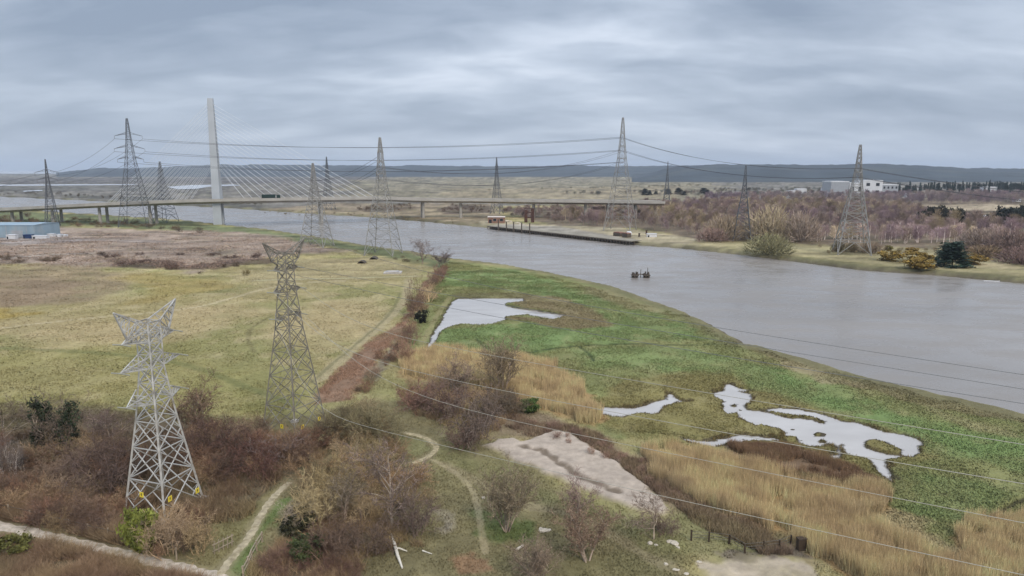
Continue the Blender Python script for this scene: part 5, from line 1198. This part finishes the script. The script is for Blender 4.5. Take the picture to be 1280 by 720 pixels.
for px, py, ty, w, tint, lb, k in ((960, 318, 291, 50, (118, 114, 84), 'round olive bush at the water edge by the willow pylon', 5), (960, 300, 256, 56, (150, 136, 112), 'big pale tan willow behind the olive bush', 2),
        (905, 300, 268, 44, (142, 126, 106), 'pale willow left of the slim pylon', 4), (1000, 302, 264, 44, (140, 124, 112), 'pale grey willow right of the big tan one', 0), (890, 302, 284, 34, (128, 108, 98), 'greyish bush at the wood edge beyond the quay', 1),
        (1048, 314, 300, 16, (98, 90, 70), 'dark olive bush at the left foot of the birch wood pylon', 5), (1064, 315, 302, 14, (104, 92, 72), 'olive bush between the feet of the birch wood pylon', 1), (1088, 316, 301, 26, (124, 108, 92), 'grey brown bush right of the birch wood pylon feet', 0),
        (1225, 310, 284, 44, (122, 106, 98), 'purplish round bush right of the dark conifer', 5), (1262, 316, 284, 48, (112, 96, 88), 'purplish bush at the right edge of the far bank', 1), (1230, 322, 306, 40, (106, 90, 70), 'dark olive bush behind the pale grass mound', 3), (1278, 330, 308, 50, (110, 90, 84), 'brown bush at the right edge above the pale mound', 5)):
    shrub(px, py, ty, w, [c * .84 for c in tint], lb, None, None, 'bare_bush', DOME[k % 3])
for px, py, ty, w, lb, i in ((1114, 326, 313, 24, 'yellow brown gorse bush right of the birch wood pylon', 0), (1152, 336, 324, 32, 'largest yellow brown gorse bush at the water edge', 1), (1146, 326, 314, 28, 'yellow brown gorse bush behind the largest one', 2), (1110, 313, 307, 8, 'small olive gorse bush above the first one', 1), (1216, 330, 318, 24, 'yellow gorse bush right of the dark conifer', 0), (1140, 315, 309, 12, 'small pale gorse bush behind the gorse group', 2)):
    shrub(px, py, ty, w, (136, 112, 48) if i != 1 or w > 10 else (110, 104, 50), lb, None, None, 'gorse_bush', GORSE[i])
def conifer(px, py, ty, w, label, group=None, tint=(46, 56, 46)):
    x, y = gp(px, py); h = zat(ty, y); wd_ = w * mpp(y); r = empty('conifer', (x, y, H(x, y)), label, 'tree', group, random.uniform(0, 6)); me = CONIF[px % 2] if isinstance(px, int) else CONIF[0]
    w0, h0 = WH.setdefault(me.name, bbox_wh(me)); MB().tube([(0, 0, -.3), (0, 0, h * .8)], [h * .03, h * .01], 6).build('trunk', m_bark, r).color = (.06, .05, .04, 1)
    c = link('crown', me, r); c.scale = (wd_ / w0, wd_ / w0, h / h0); c.rotation_euler = (0, 0, random.uniform(0, 6)); setcol(c, alb8(*tint), .15)
conifer(1190, 333, 303, 30, 'dark green conifer standing alone on the far bank by the gorse', tint=(44, 60, 48)); conifer(1182, 326, 306, 18, 'shorter dark conifer leaning on the lone bank conifer', tint=(44, 60, 48))
for px, ty, w in ((1158, 262, 16), (1168, 259, 18), (1178, 258, 20), (1190, 261, 20), (1200, 263, 18), (1212, 266, 20), (1222, 269, 16)): shrub(px, 279, ty, w, (48, 48, 38), 'dark evergreen tree in the long clump by the white yard', 'dark evergreen clump by the white yard', None, 'evergreen_tree', GORSE[px % 3])
for px, ty, w in ((1242, 268, 18), (1254, 259, 20), (1264, 261, 18), (1274, 258, 20), (1288, 257, 24)): shrub(px, 284, ty, w, (40, 46, 40), 'dark evergreen tree in the clump at the right edge', 'dark evergreen clump at the right edge', None, 'evergreen_tree', GORSE[px % 3])
for px, py, ty, w in ((806, 244, 236, 7), (812, 244, 238, 5), (835, 243, 236, 8), (848, 243, 235, 8), (855, 244, 239, 6), (880, 242, 235, 9), (884, 243, 237, 7), (820, 243, 239, 5)): conifer(px, py, ty, w, 'small dark tree on the moor edge behind the quay pylon', 'dark trees on the moor edge', (58, 60, 56))
def joined(name, protos, items, label, cat, kind='stuff', mtl=None):
    Vs, Fs, Cs = [], [], []; off = 0; cache = {}
    for (pi, x, y, z, sx, sz, rz, col) in items:
        if pi not in cache:
            me = protos[pi]; v = np.empty(len(me.vertices) * 3, np.float32); me.vertices.foreach_get('co', v); f = np.empty(len(me.loops), np.int32); me.loops.foreach_get('vertex_index', f)
            c = np.empty(len(me.vertices) * 4, np.float32); me.color_attributes['Col'].data.foreach_get('color', c); cache[pi] = (v.reshape(-1, 3), f.reshape(-1, 3), c.reshape(-1, 4)[:, :3])
        v, f, c = cache[pi]; ca, sa = math.cos(rz), math.sin(rz)
        Vs.append(np.stack([(v[:, 0] * ca - v[:, 1] * sa) * sx + x, (v[:, 0] * sa + v[:, 1] * ca) * sx + y, v[:, 2] * sz + z], 1)); Fs.append(f + off); Cs.append(c * np.asarray(col)); off += len(v)
    return props(link(name, tri_mesh(name, np.concatenate(Vs), np.concatenate(Fs), np.concatenate(Cs), mtl or m_stuff)), label, cat, kind=kind)
def birch_proto(seed, n, twig, hgt=9.0):
    r_ = random.Random(seed); segs = [(Vector((0, 0, -.3)), Vector((r_.uniform(-.4, .4), r_.uniform(-.4, .4), hgt * .8)), .15, .07, 0)]
    for i in range(n):
        t = r_.uniform(.18, 1) ** .8; z = hgt * t * .8; a = r_.uniform(0, 6.28); l = hgt * (.12 + .22 * (1 - t) + .06) * r_.uniform(.6, 1.2); an = R(r_.uniform(15, 60))
        rr = r_.random() ** .6 * hgt * .17 * (1.15 - .6 * t); p = Vector((math.cos(a) * rr, math.sin(a) * rr, z)); segs.append((p, p + Vector((math.cos(a) * math.sin(an), math.sin(a) * math.sin(an), math.cos(an))) * l, twig * r_.uniform(.7, 1.3), .01, 1))
    return segs
BIRCH = [];BT = []
for i in range(4):
    sg = birch_proto(700 + i, 190, .05); BIRCH.append(seg_mesh('birch', sg, (0, 1), i)); tk = seg_mesh('trunk', sg, (0,), i); cr = seg_mesh('crown', sg, (1,), i); tk.materials.append(m_bark); cr.materials.append(m_twig); BT.append((tk, cr))
WOOD = poly([(700, 272), (760, 262), (840, 257), (940, 252), (1040, 254), (1150, 262), (1170, 280), (1290, 286), (1290, 314), (1200, 304), (1120, 306), (1040, 305), (940, 300), (850, 294), (790, 284), (710, 281)])
WB = poly([(880, 247), (1000, 245.5), (1290, 245), (1290, 254), (1150, 256), (1000, 250), (880, 252)])
g = np.random.default_rng(5); items = []
def wood_items(P, n, seed, hr, cols, mind):
    r_ = random.Random(seed); res = []
    for p in scatter_in(P, n, seed, mind):
        cn = float(fbm(np.array([p[0] / 45]), np.array([p[1] / 60]), 93, 3)[0]); h = r_.uniform(*hr) * (.75 + .6 * float(fbm(np.array([p[0] / 25]), np.array([p[1] / 40]), 94, 2)[0])); c = np.array(alb8(*cols[r_.randrange(len(cols))])) * r_.uniform(.75, 1.25); c = c * (1 + np.clip((cn - .5) * 4, -.4, 1) * np.array([.30, .34, .12])); res.append((r_.randrange(4), p[0], p[1], 0, h / 9 * r_.uniform(.9, 1.4), h / 9, r_.uniform(0, 6.28), c))
    return res
PUR = [(126, 107, 108), (118, 100, 100), (132, 114, 110), (122, 106, 96), (146, 130, 112), (116, 102, 84)]
wi = wood_items(WOOD, 1150, 21, (7, 13), PUR, 2.5)
wi += wood_items(poly([(1100, 284), (1200, 284), (1200, 304), (1100, 306)]), 60, 24, (6, 10), PUR, 2.5)
wi.sort(key=lambda t: t[2])
for j, it in enumerate(wi[:110]):
    r = empty('birch_tree', (it[1], it[2], H(it[1], it[2])), 'bare purple birch at the front of the wood on the far bank', 'tree', 'front row of the purple birch wood', it[6]); r.scale = (it[4], it[4], it[5])
    tk, cr = BT[it[0]]; a = link('trunk', tk, r); b = link('crown', cr, r); setcol(a, alb8(170, 158, 152), .2); b.color = (*it[7], 1)
joined('birch_wood', BIRCH, wi[110:], 'mass of bare purple birches behind the front row on the far bank', 'wood')
joined('far_birch_wood', BIRCH, wood_items(WB, 520, 22, (8, 14), [(124, 108, 112), (118, 106, 108)], 5), 'low purple band of birch wood in front of the factory', 'wood')
SB = [SHRUBS[0], SHRUBS[2], SHRUBS[4], SHRUBS[6]]
# conifer belt at the foot of the hill
BELT = poly([(1120, 243), (1290, 241.5), (1300, 234), (1240, 233), (1120, 236.5)])
joined('conifer_belt', CONIF, [(r % 2, p[0], p[1], 0, 1.6, random.uniform(1.1, 1.9), random.uniform(0, 6), np.array(alb8(62, 74, 68)) * random.uniform(.7, 1.3)) for r, p in enumerate(scatter_in(BELT, 150, 31, 8))], 'dark conifer belt at the foot of the hill', 'wood')
# scrub on the tidal flats and hedgerows far away
fi = []
for pts, n, hr, cols in (([(-200, 243), (60, 245), (180, 252), (180, 249.5), (60, 241), (-200, 239)], 150, (3, 6), [(84, 80, 72), (92, 84, 70)]), ([(290, 256), (330, 257), (330, 254), (290, 253)], 20, (3, 6), [(88, 82, 62)]), ([(440, 266), (520, 263), (515, 255), (450, 257)], 40, (2, 4), [(92, 76, 60)]),
        ([(548, 266), (615, 266), (612, 258), (560, 257)], 40, (2, 4), [(92, 74, 62)]), ([(330, 268), (440, 273), (520, 277), (600, 283), (600, 279), (520, 272), (440, 267), (330, 263)], 60, (1, 2.4), [(104, 92, 70), (120, 108, 80)]),
        ([(690, 243), (860, 238), (1000, 236), (1120, 238), (1120, 243), (900, 246)], 220, (4, 9), [(108, 98, 90), (100, 96, 84), (90, 92, 84)]), ([(560, 240), (860, 231), (1000, 229), (860, 234)], 70, (3, 6), [(120, 112, 88), (100, 100, 84)]), ([(620, 262), (700, 259), (800, 256), (830, 262), (760, 276), (700, 280), (640, 272)], 150, (4, 7), [(124, 104, 100), (118, 100, 88), (130, 112, 104)]), ([(1180, 306), (1290, 312), (1290, 324), (1200, 318)], 30, (3, 5), [(110, 92, 88), (104, 92, 70)]), ([(1010, 309), (1180, 312), (1180, 322), (1020, 318)], 34, (1.5, 3), [(118, 104, 78), (130, 114, 90)])):
    r_ = random.Random(n)
    for p in scatter_in(poly(pts), n, n, 2): h = r_.uniform(*hr); fi.append((r_.randrange(4), p[0], p[1], 0, h / 9 * r_.uniform(1.6, 2.6), h / 9, r_.uniform(0, 6.28), np.array(alb8(*cols[r_.randrange(len(cols))])) * r_.uniform(.8, 1.2)))
joined('far_scrub', BIRCH, fi, 'low scrub and hedgerows scattered over the far bank and moor', 'scrub')

# ------------------------------------------------------------------ reeds, rough grass, brambles (uncountable)
def blades(name, P, n, seed, hr, w, lean, tint=None, label='', cat='', vary=.3, keep=None, blend=.5, cl=3.0, avoid=True, sdedge=1.0, pix=.5, gain=1.0, gap=.40):
    g = np.random.default_rng(seed); lo = P.min(0); hi = P.max(0)
    uv = (P[:, 0] / P[:, 1], 1 / P[:, 1]); m = int(n * 5)
    qu = g.uniform(uv[0].min(), uv[0].max(), m); qi = 1 / g.uniform(uv[1].min(), uv[1].max(), m); q1 = np.stack([qu * qi, qi], 1)      # denser near, thinner far
    q = np.concatenate([q1[:int(m * pix)], g.uniform(lo, hi, (m - int(m * pix), 2))]); g.shuffle(q); s = sdf(P, q[:, 0], q[:, 1], 5)
    q = q[s + (fbm(q[:, 0] / 5, q[:, 1] / 5, seed, 3) - .5) * 6 * sdedge > 0]
    q = q[fbm(q[:, 0] / cl, q[:, 1] / cl, seed + 5, 3) + g.uniform(-.18, .18, len(q)) > gap][:n]
    x, y = q[:, 0], q[:, 1]; h, col, rs, ps = ground_colour(x, y)
    ok = (rs < -1) & (ps < -0.15)
    if avoid:
        for P_, w_, c_, s_ in TW:
            if s_ > .5: ok &= (ldist(P_, x, y) > w_ * .9 * np.clip(y / 220, 1, 3)) | (g.uniform(0, 1, len(x)) < .25)
        for k, Q in PATHW.items(): ok &= ldist(Q, x, y) > PATHS[k][1] + .15
        ok &= (sdf(SAND, x, y, 3) < -.1) & (sdf(BARE, x, y, 3) < -.2 + 1.2 * (fbm(x, y, 91, 2) - .5))
    x, y, h, col = x[ok], y[ok], h[ok], col[ok]; m = len(x)
    hh = g.uniform(*hr, m) * (.6 + .8 * fbm(x / 6, y / 6, seed + 9, 3)); ww = w * g.uniform(.6, 1.4, m) * np.clip(y / 130, .8, 3) ** .7; a = g.uniform(0, 6.28, m); la = g.uniform(0, 6.28, m); ll = hh * lean * g.uniform(0, 1, m)
    wx, wy = np.cos(a) * ww * .5, np.sin(a) * ww * .5
    V = np.stack([np.stack([x - wx, y - wy, h - .03], 1), np.stack([x + wx, y + wy, h - .03], 1), np.stack([x + np.cos(la) * ll, y + np.sin(la) * ll, h + hh], 1)], 1).reshape(-1, 3)
    c = col if tint is None else col * (1 - blend) + np.array(alb8(*tint)) * blend
    if hr[1] > .8: tn_ = fbm(x / 2.2, y / 2.2, seed + 20, 4)[:, None]; c = c * (.62 + .9 * tn_) * (1 + (tn_ - .5) * np.array([0, .12, -.05]))
    c = np.clip(c * gain * g.uniform(1 - vary, 1 + vary, (m, 1)), 0, .75); C = np.repeat(c, 3, 0)
    return props(link(name, tri_mesh(name, V, np.arange(3 * m).reshape(-1, 3), C, m_stuff)), label, cat, kind='stuff')
RA, RB, RC = (poly(p) for p in ([(498, 446), (545, 437), (620, 445), (690, 456), (728, 488), (755, 520), (744, 534), (690, 516), (640, 500), (600, 486), (560, 478), (500, 468)],
    [(800, 566), (850, 557), (960, 590), (1050, 614), (1108, 613), (1112, 634), (1080, 652), (1170, 698), (1250, 745), (1080, 745), (1020, 700), (960, 668), (880, 632), (820, 596)], [(1185, 688), (1220, 654), (1300, 642), (1340, 740), (1220, 740)]))
blades('reed_bed', RA, 60000, 1, (1.3, 2.6), .08, .35, (206, 182, 136), 'left golden reed bed below the bright pool', 'reeds', blend=.7, cl=2.6, gain=1.3, gap=.44)
blades('reed_bed', RB, 110000, 2, (1.4, 2.6), .07, .35, (206, 182, 136), 'big golden reed bed running to the bottom edge', 'reeds', blend=.7, cl=2.6, gain=1.3, gap=.44)
blades('reed_bed', RC, 30000, 3, (1.2, 2.2), .07, .35, (206, 182, 136), 'golden reed bed in the lower right corner', 'reeds', blend=.7, cl=2.6, gain=1.3, gap=.44)
blades('sedge', poly([(905, 556), (950, 552), (1000, 560), (1040, 574), (1098, 600), (1100, 614), (1060, 612), (1000, 600), (930, 578)]), 36000, 4, (.5, 1.3), .08, .7, (140, 108, 82), 'rust brown sedge beside the branching pool', 'sedge', cl=4, gain=1.1, gap=.46)
blades('dead_bracken', poly([(400, 503), (398, 487), (440, 447), (470, 421), (500, 406), (513, 386), (530, 353), (545, 343), (553, 346), (540, 366), (520, 388), (512, 405), (480, 440), (440, 500)]), 16000, 5, (.15, .45), .12, 1.2, (160, 122, 98), 'rust red dead bracken filling the ditch', 'bracken', cl=4, gain=1.3, gap=.5)
blades('bramble', poly([(-60, 600), (160, 640), (165, 690), (40, 664), (-60, 646)]), 40000, 6, (.6, 1.7), .07, 1.3, (128, 102, 78), 'reddish bramble tangle under the hedge above the gravel path', 'bramble', blend=.55, gain=1.6, gap=.5)
blades('bramble', poly([(-60, 690), (20, 672), (100, 690), (262, 728), (280, 760), (-60, 800)]), 90000, 7, (.5, 1.4), .07, 1.4, (124, 96, 74), 'reddish bramble tangle below the gravel path', 'bramble', blend=.55, gain=1.6, gap=.5)
blades('bramble', poly([(-60, 540), (165, 540), (330, 545), (420, 555), (372, 590), (300, 640), (262, 655), (160, 640), (-60, 605)]), 50000, 8, (.6, 1.6), .08, 1.4, (108, 84, 64), 'dark bramble tangle around the two horned pylons', 'bramble', blend=.55, gain=1.6, gap=.5)
blades('bramble', poly([(310, 735), (325, 690), (370, 655), (440, 640), (530, 650), (520, 680), (450, 700), (440, 740)]), 22000, 9, (.4, 1.1), .07, 1.3, (128, 102, 76), 'brown bramble tangle under the willows', 'bramble', blend=.55, gain=1.6, gap=.5)
blades('bramble', poly([(498, 490), (560, 478), (648, 502), (655, 524), (600, 552), (540, 528)]), 20000, 10, (.4, 1.1), .08, 1.2, (132, 104, 80), 'brown bramble tangle below the left reed bed', 'bramble', blend=.55, gain=1.6, gap=.5)
blades('dead_herbs', poly([(640, 520), (745, 545), (830, 592), (900, 640), (1020, 700), (1005, 712), (880, 656), (800, 612), (700, 560), (620, 535)]), 50000, 11, (.4, 1.1), .09, .9, (146, 118, 98), 'pinkish dead herbs between sand heap and reed bed', 'dead herbs', blend=.5)
blades('rough_grass', poly([(-80, 490), (340, 505), (480, 470), (530, 350), (560, 350), (520, 440), (560, 480), (760, 520), (840, 548), (1000, 600), (1110, 640), (1200, 690), (1250, 760), (-200, 800), (-200, 600)]), 190000, 12, (.08, .26), .20, 1.1, None, 'short rough grass in front of the thickets', 'grass', .17, gain=1.1)
blades('rough_grass', poly([(-400, 300), (100, 290), (330, 294), (440, 312), (540, 334), (510, 400), (400, 490), (330, 530), (-400, 530)]), 170000, 13, (.08, .22), .34, 1.1, None, 'tussocky dry grass on the open field', 'grass', .17, cl=6, pix=.85, gain=1.1)
blades('marsh_grass', poly([(545, 336), (563, 328), (620, 335), (700, 348), (860, 397), (930, 432), (1000, 455), (1290, 525), (1500, 600), (1400, 760), (1250, 720), (1100, 650), (1110, 600), (960, 560), (780, 540), (700, 460), (540, 440)]), 210000, 14, (.07, .24), .32, 1.1, None, 'rough green grass on the marsh', 'grass', .17, cl=6, gain=1.1)

blades('heather', poly([(-300, 300), (0, 298), (100, 290), (260, 287), (330, 293), (420, 308), (330, 326), (250, 338), (150, 333), (-300, 330)]), 26000, 15, (.12, .34), .6, .9, (166, 140, 122), 'purple brown heather and dead grass on the near moor', 'heather', .25, blend=.45, cl=16, pix=.8, gain=1.3, gap=.48, sdedge=4)
def rushes(label, Pw, n, seed):
    g = np.random.default_rng(seed); lo = Pw.min(0) - 1.5; hi = Pw.max(0) + 1.5; q = g.uniform(lo, hi, (n * 12, 2)); d = pond_sd(q[:, 0], q[:, 1])
    pt = fbm(q[:, 0] / 2.5, q[:, 1] / 2.5, seed, 3); q = q[(d > -.7) & (d < .3) & (pt > .54)][:n]; m = len(q); x, y = q[:, 0], q[:, 1]; h = np.maximum(terrain(x, y), ZP - .1)
    hh = g.uniform(.15, .5, m); a = g.uniform(0, 6.28, m); w = .05; V = np.stack([np.stack([x - np.cos(a) * w, y - np.sin(a) * w, h], 1), np.stack([x + np.cos(a) * w, y + np.sin(a) * w, h], 1), np.stack([x + g.normal(0, .12, m), y + g.normal(0, .12, m), h + hh], 1)], 1).reshape(-1, 3)
    c = np.array([alb8(120, 110, 66), alb8(150, 130, 84), alb8(96, 80, 56)])[g.integers(0, 3, m)] * g.uniform(.8, 1.2, (m, 1))
    props(link('rushes', tri_mesh('rushes', V, np.arange(3 * m).reshape(-1, 3), np.repeat(c, 3, 0), m_stuff)), label, 'rushes', kind='stuff')
for i, lb in enumerate(('rushes fringing the pale pool by the hedge bank', 'rushes fringing the small pool by the reed tip', 'rushes fringing the long branching pool', 'rushes fringing the thin curved arm of water')): rushes(lb, PONDW[i], (1500, 1200, 4000, 1500)[i], 60 + i)

# ------------------------------------------------------------------ fences, fallen branch, rubble, tussock rocks
m_post = mat('weathered_timber', alb8(166, 152, 132), .95, noise=.25, nscale=3); m_post_d = mat('dark_timber', alb8(74, 62, 50), .95, noise=.25, nscale=3)
m_fw = mat('fence_wire', alb8(120, 116, 108), .6, .3)
def fence(pts, hgt, label, m, rails, w=.14, heights=None):
    B = [Vector(at(*p)) for p in pts]; r = empty('fence', B[0], label, 'fence')
    for i, b in enumerate(B):
        h = hgt * random.uniform(.88, 1.1); q = b - B[0]; lean = Vector((random.uniform(-.1, .1), random.uniform(-.1, .1), 0)); MB().bar(q - Vector((0, 0, .4)), q + Vector((0, 0, h)) + lean, w, w * .9).build('post', m, r)
    for i in range(len(B) - 1):
        for z in rails: MB().bar(B[i] - B[0] + Vector((0, 0, hgt * z)), B[i + 1] - B[0] + Vector((0, 0, hgt * z)), .035 if m is not m_post or len(rails) > 2 else .1).build('wire' if len(rails) > 2 or m is not m_post else 'rail', m_fw if len(rails) > 2 or m is not m_post else m, r)
fence([(-12, 640), (12, 645), (38, 651), (62, 657), (86, 662), (111, 669), (135, 675), (158, 682), (189, 686), (216, 690), (221, 700)], 1.5, 'pale timber post and wire fence along the hedge above the gravel path', m_post, (.4, .65, .9), .16)
fence([(305, 722), (311, 711), (315, 701), (321, 690), (328, 678)], 1.4, 'pale post and rail fence beside the footpath at the bottom', m_post, (.5, .9), .2)
fence([(864, 676), (886, 678), (911, 681), (931, 692), (954, 690), (975, 686), (988, 681)], 1.35, 'dark post and wire fence by the pale bare ground at the bottom', m_post_d, (.35, .6, .9), .2)
x, y = gp(1001, 687); o = empty('gate_block', (x, y, H(x, y)), 'thick dark timber block at the end of the post and wire fence', 'post', None, .2); MB().box(-.5, .5, -.3, .3, -.2, 1.45).build('block', m_post_d, o); MB().box(-.55, .55, -.35, .35, 1.453, 1.55).build('cap', m_post_d, o)
gate = empty('broken_hurdle', at(268, 692), 'broken pale hurdle leaning in the bush at the corner of the paths', 'hurdle', None, R(50))
for i in range(5): MB().bar((i * .55, 0, -.1), (i * .55 + .15, .15, 1.5), .1).build('upright', m_post, gate)
for z in (.4, 1.2): MB().bar((-.2, -.06, z), (2.5, .02, z + .15), .09).build('rail', m_post, gate)
m_deadw = mat('bleached_wood', alb8(226, 220, 206), .8, noise=.12, nscale=2)
def pts3(l, dz): return [Vector(at(*p)) + Vector((0, 0, d)) for p, d in zip(l, dz)]
lg = props(MB().tube(pts3([(489, 671), (493, 684), (497, 697), (503, 712)], (.35, .5, .35, .2)), [.13, .2, .19, .1], 7).build('fallen_branch', m_deadw), 'bleached white fallen branch lying on the brown grass at the bottom', 'branch')
MB().tube(pts3([(494, 689), (500, 690), (509, 692)], (.45, .5, .3)), [.12, .1, .05], 6).build('side_branch', m_deadw, lg)
props(MB().tube(pts3([(707, 725), (726, 735)], (.1, .1)), .1, 6).build('stick', m_deadw), 'pale stick', 'stick') if False else None
props(MB().tube(pts3([(646, 687), (654, 682)], (.15, .15)), [.16, .14], 6).build('pale_log', m_deadw), 'short pale log on the grass below the round bare tree', 'log')
props(MB().tube(pts3([(528, 690), (540, 694)], (.12, .12)), [.09, .05], 6).build('pale_stick', m_deadw), 'thin pale stick on the ground right of the fallen branch', 'stick')
for i, (px, py, s, lb) in enumerate(((680, 663, .9, 'pale broken concrete lump on the grass left of the dark dense tree'), (676, 661, .6, 'smaller pale lump beside the broken concrete on the grass'), (686, 662, .55, 'pale stone right of the broken concrete lump'),
        (843, 681, .9, 'largest white stone under the leaning bare tree'), (837, 678, .6, 'white stone left of the largest one under the leaning tree'), (847, 685, .55, 'lower white stone under the leaning tree'), (812, 679, .7, 'flat white stone at the tip of the sand heap'), (820, 682, .4, 'small white stone right of the flat one'),
        (465, 661, .35, 'small white stone under the biggest bare tree'), (468, 667, .3, 'smaller white stone under the biggest bare tree'), (442, 684, .3, 'white stone in the dark tangle'), (874, 703, .5, 'white stone at the edge of the pale bare ground'), (604, 622, .5, 'pale stone beside the trodden loop'), (845, 714, .6, 'white slab fragment on the path edge at the bottom'), (832, 706, .5, 'white fragment on the path edge nearer the leaning tree'), (858, 719, .5, 'last white fragment at the bottom edge'))):
    s *= .62; o = link('stone', RK[i % 4]); o.location = at(px, py); o.scale = (s * 1.3, s, s * .7); o.rotation_euler = (0, 0, i * 1.7); props(o, lb, 'stone')
m_mud = mat('mud_clump', alb8(76, 68, 52), .9, noise=.3, nscale=2)
TK = [rock_mesh(20 + i, .5) for i in range(3)]
for r_ in TK: r_.materials.append(m_mud)
for i, (px, py, s) in enumerate(((991, 537, .5), (1026, 543, 1.0), (1028, 552, .6), (1002, 551, .35), (918, 507, .6), (925, 513, .4), (929, 549, .4), (1037, 557, .9), (910, 521, .5))):
    o = link('mud_clump', TK[i % 3]); x, y = gp(px, py, ZP); o.location = (x, y, ZP - .05); o.scale = (s * 1.5, s, s * .7); o.rotation_euler = (0, 0, i); props(o, 'dark mud tussock standing in the branching pool', 'tussock', 'mud tussocks in the branching pool')

# ------------------------------------------------------------------ air
hb = MB().box(-9500, 9500, -500, 9000, -6, 260).build('haze', None) if False else None
hm = bpy.data.materials.new('haze'); hm.use_nodes = True; ht = hm.node_tree; ht.nodes.clear()
vo = ht.nodes.new('ShaderNodeOutputMaterial'); pv = ht.nodes.new('ShaderNodeVolumePrincipled'); pv.inputs['Density'].default_value = 0.000055; pv.inputs['Color'].default_value = (.78, .87, 1.0, 1)
ht.links.new(pv.outputs[0], vo.inputs['Volume'])
hz_o = link('haze', MB().box(-47000, 47000, -3000, 31000, -8, 330).mesh('haze'), None, hm)
props(hz_o, 'thin blue grey haze over the far moor and hills', 'haze', kind='stuff')
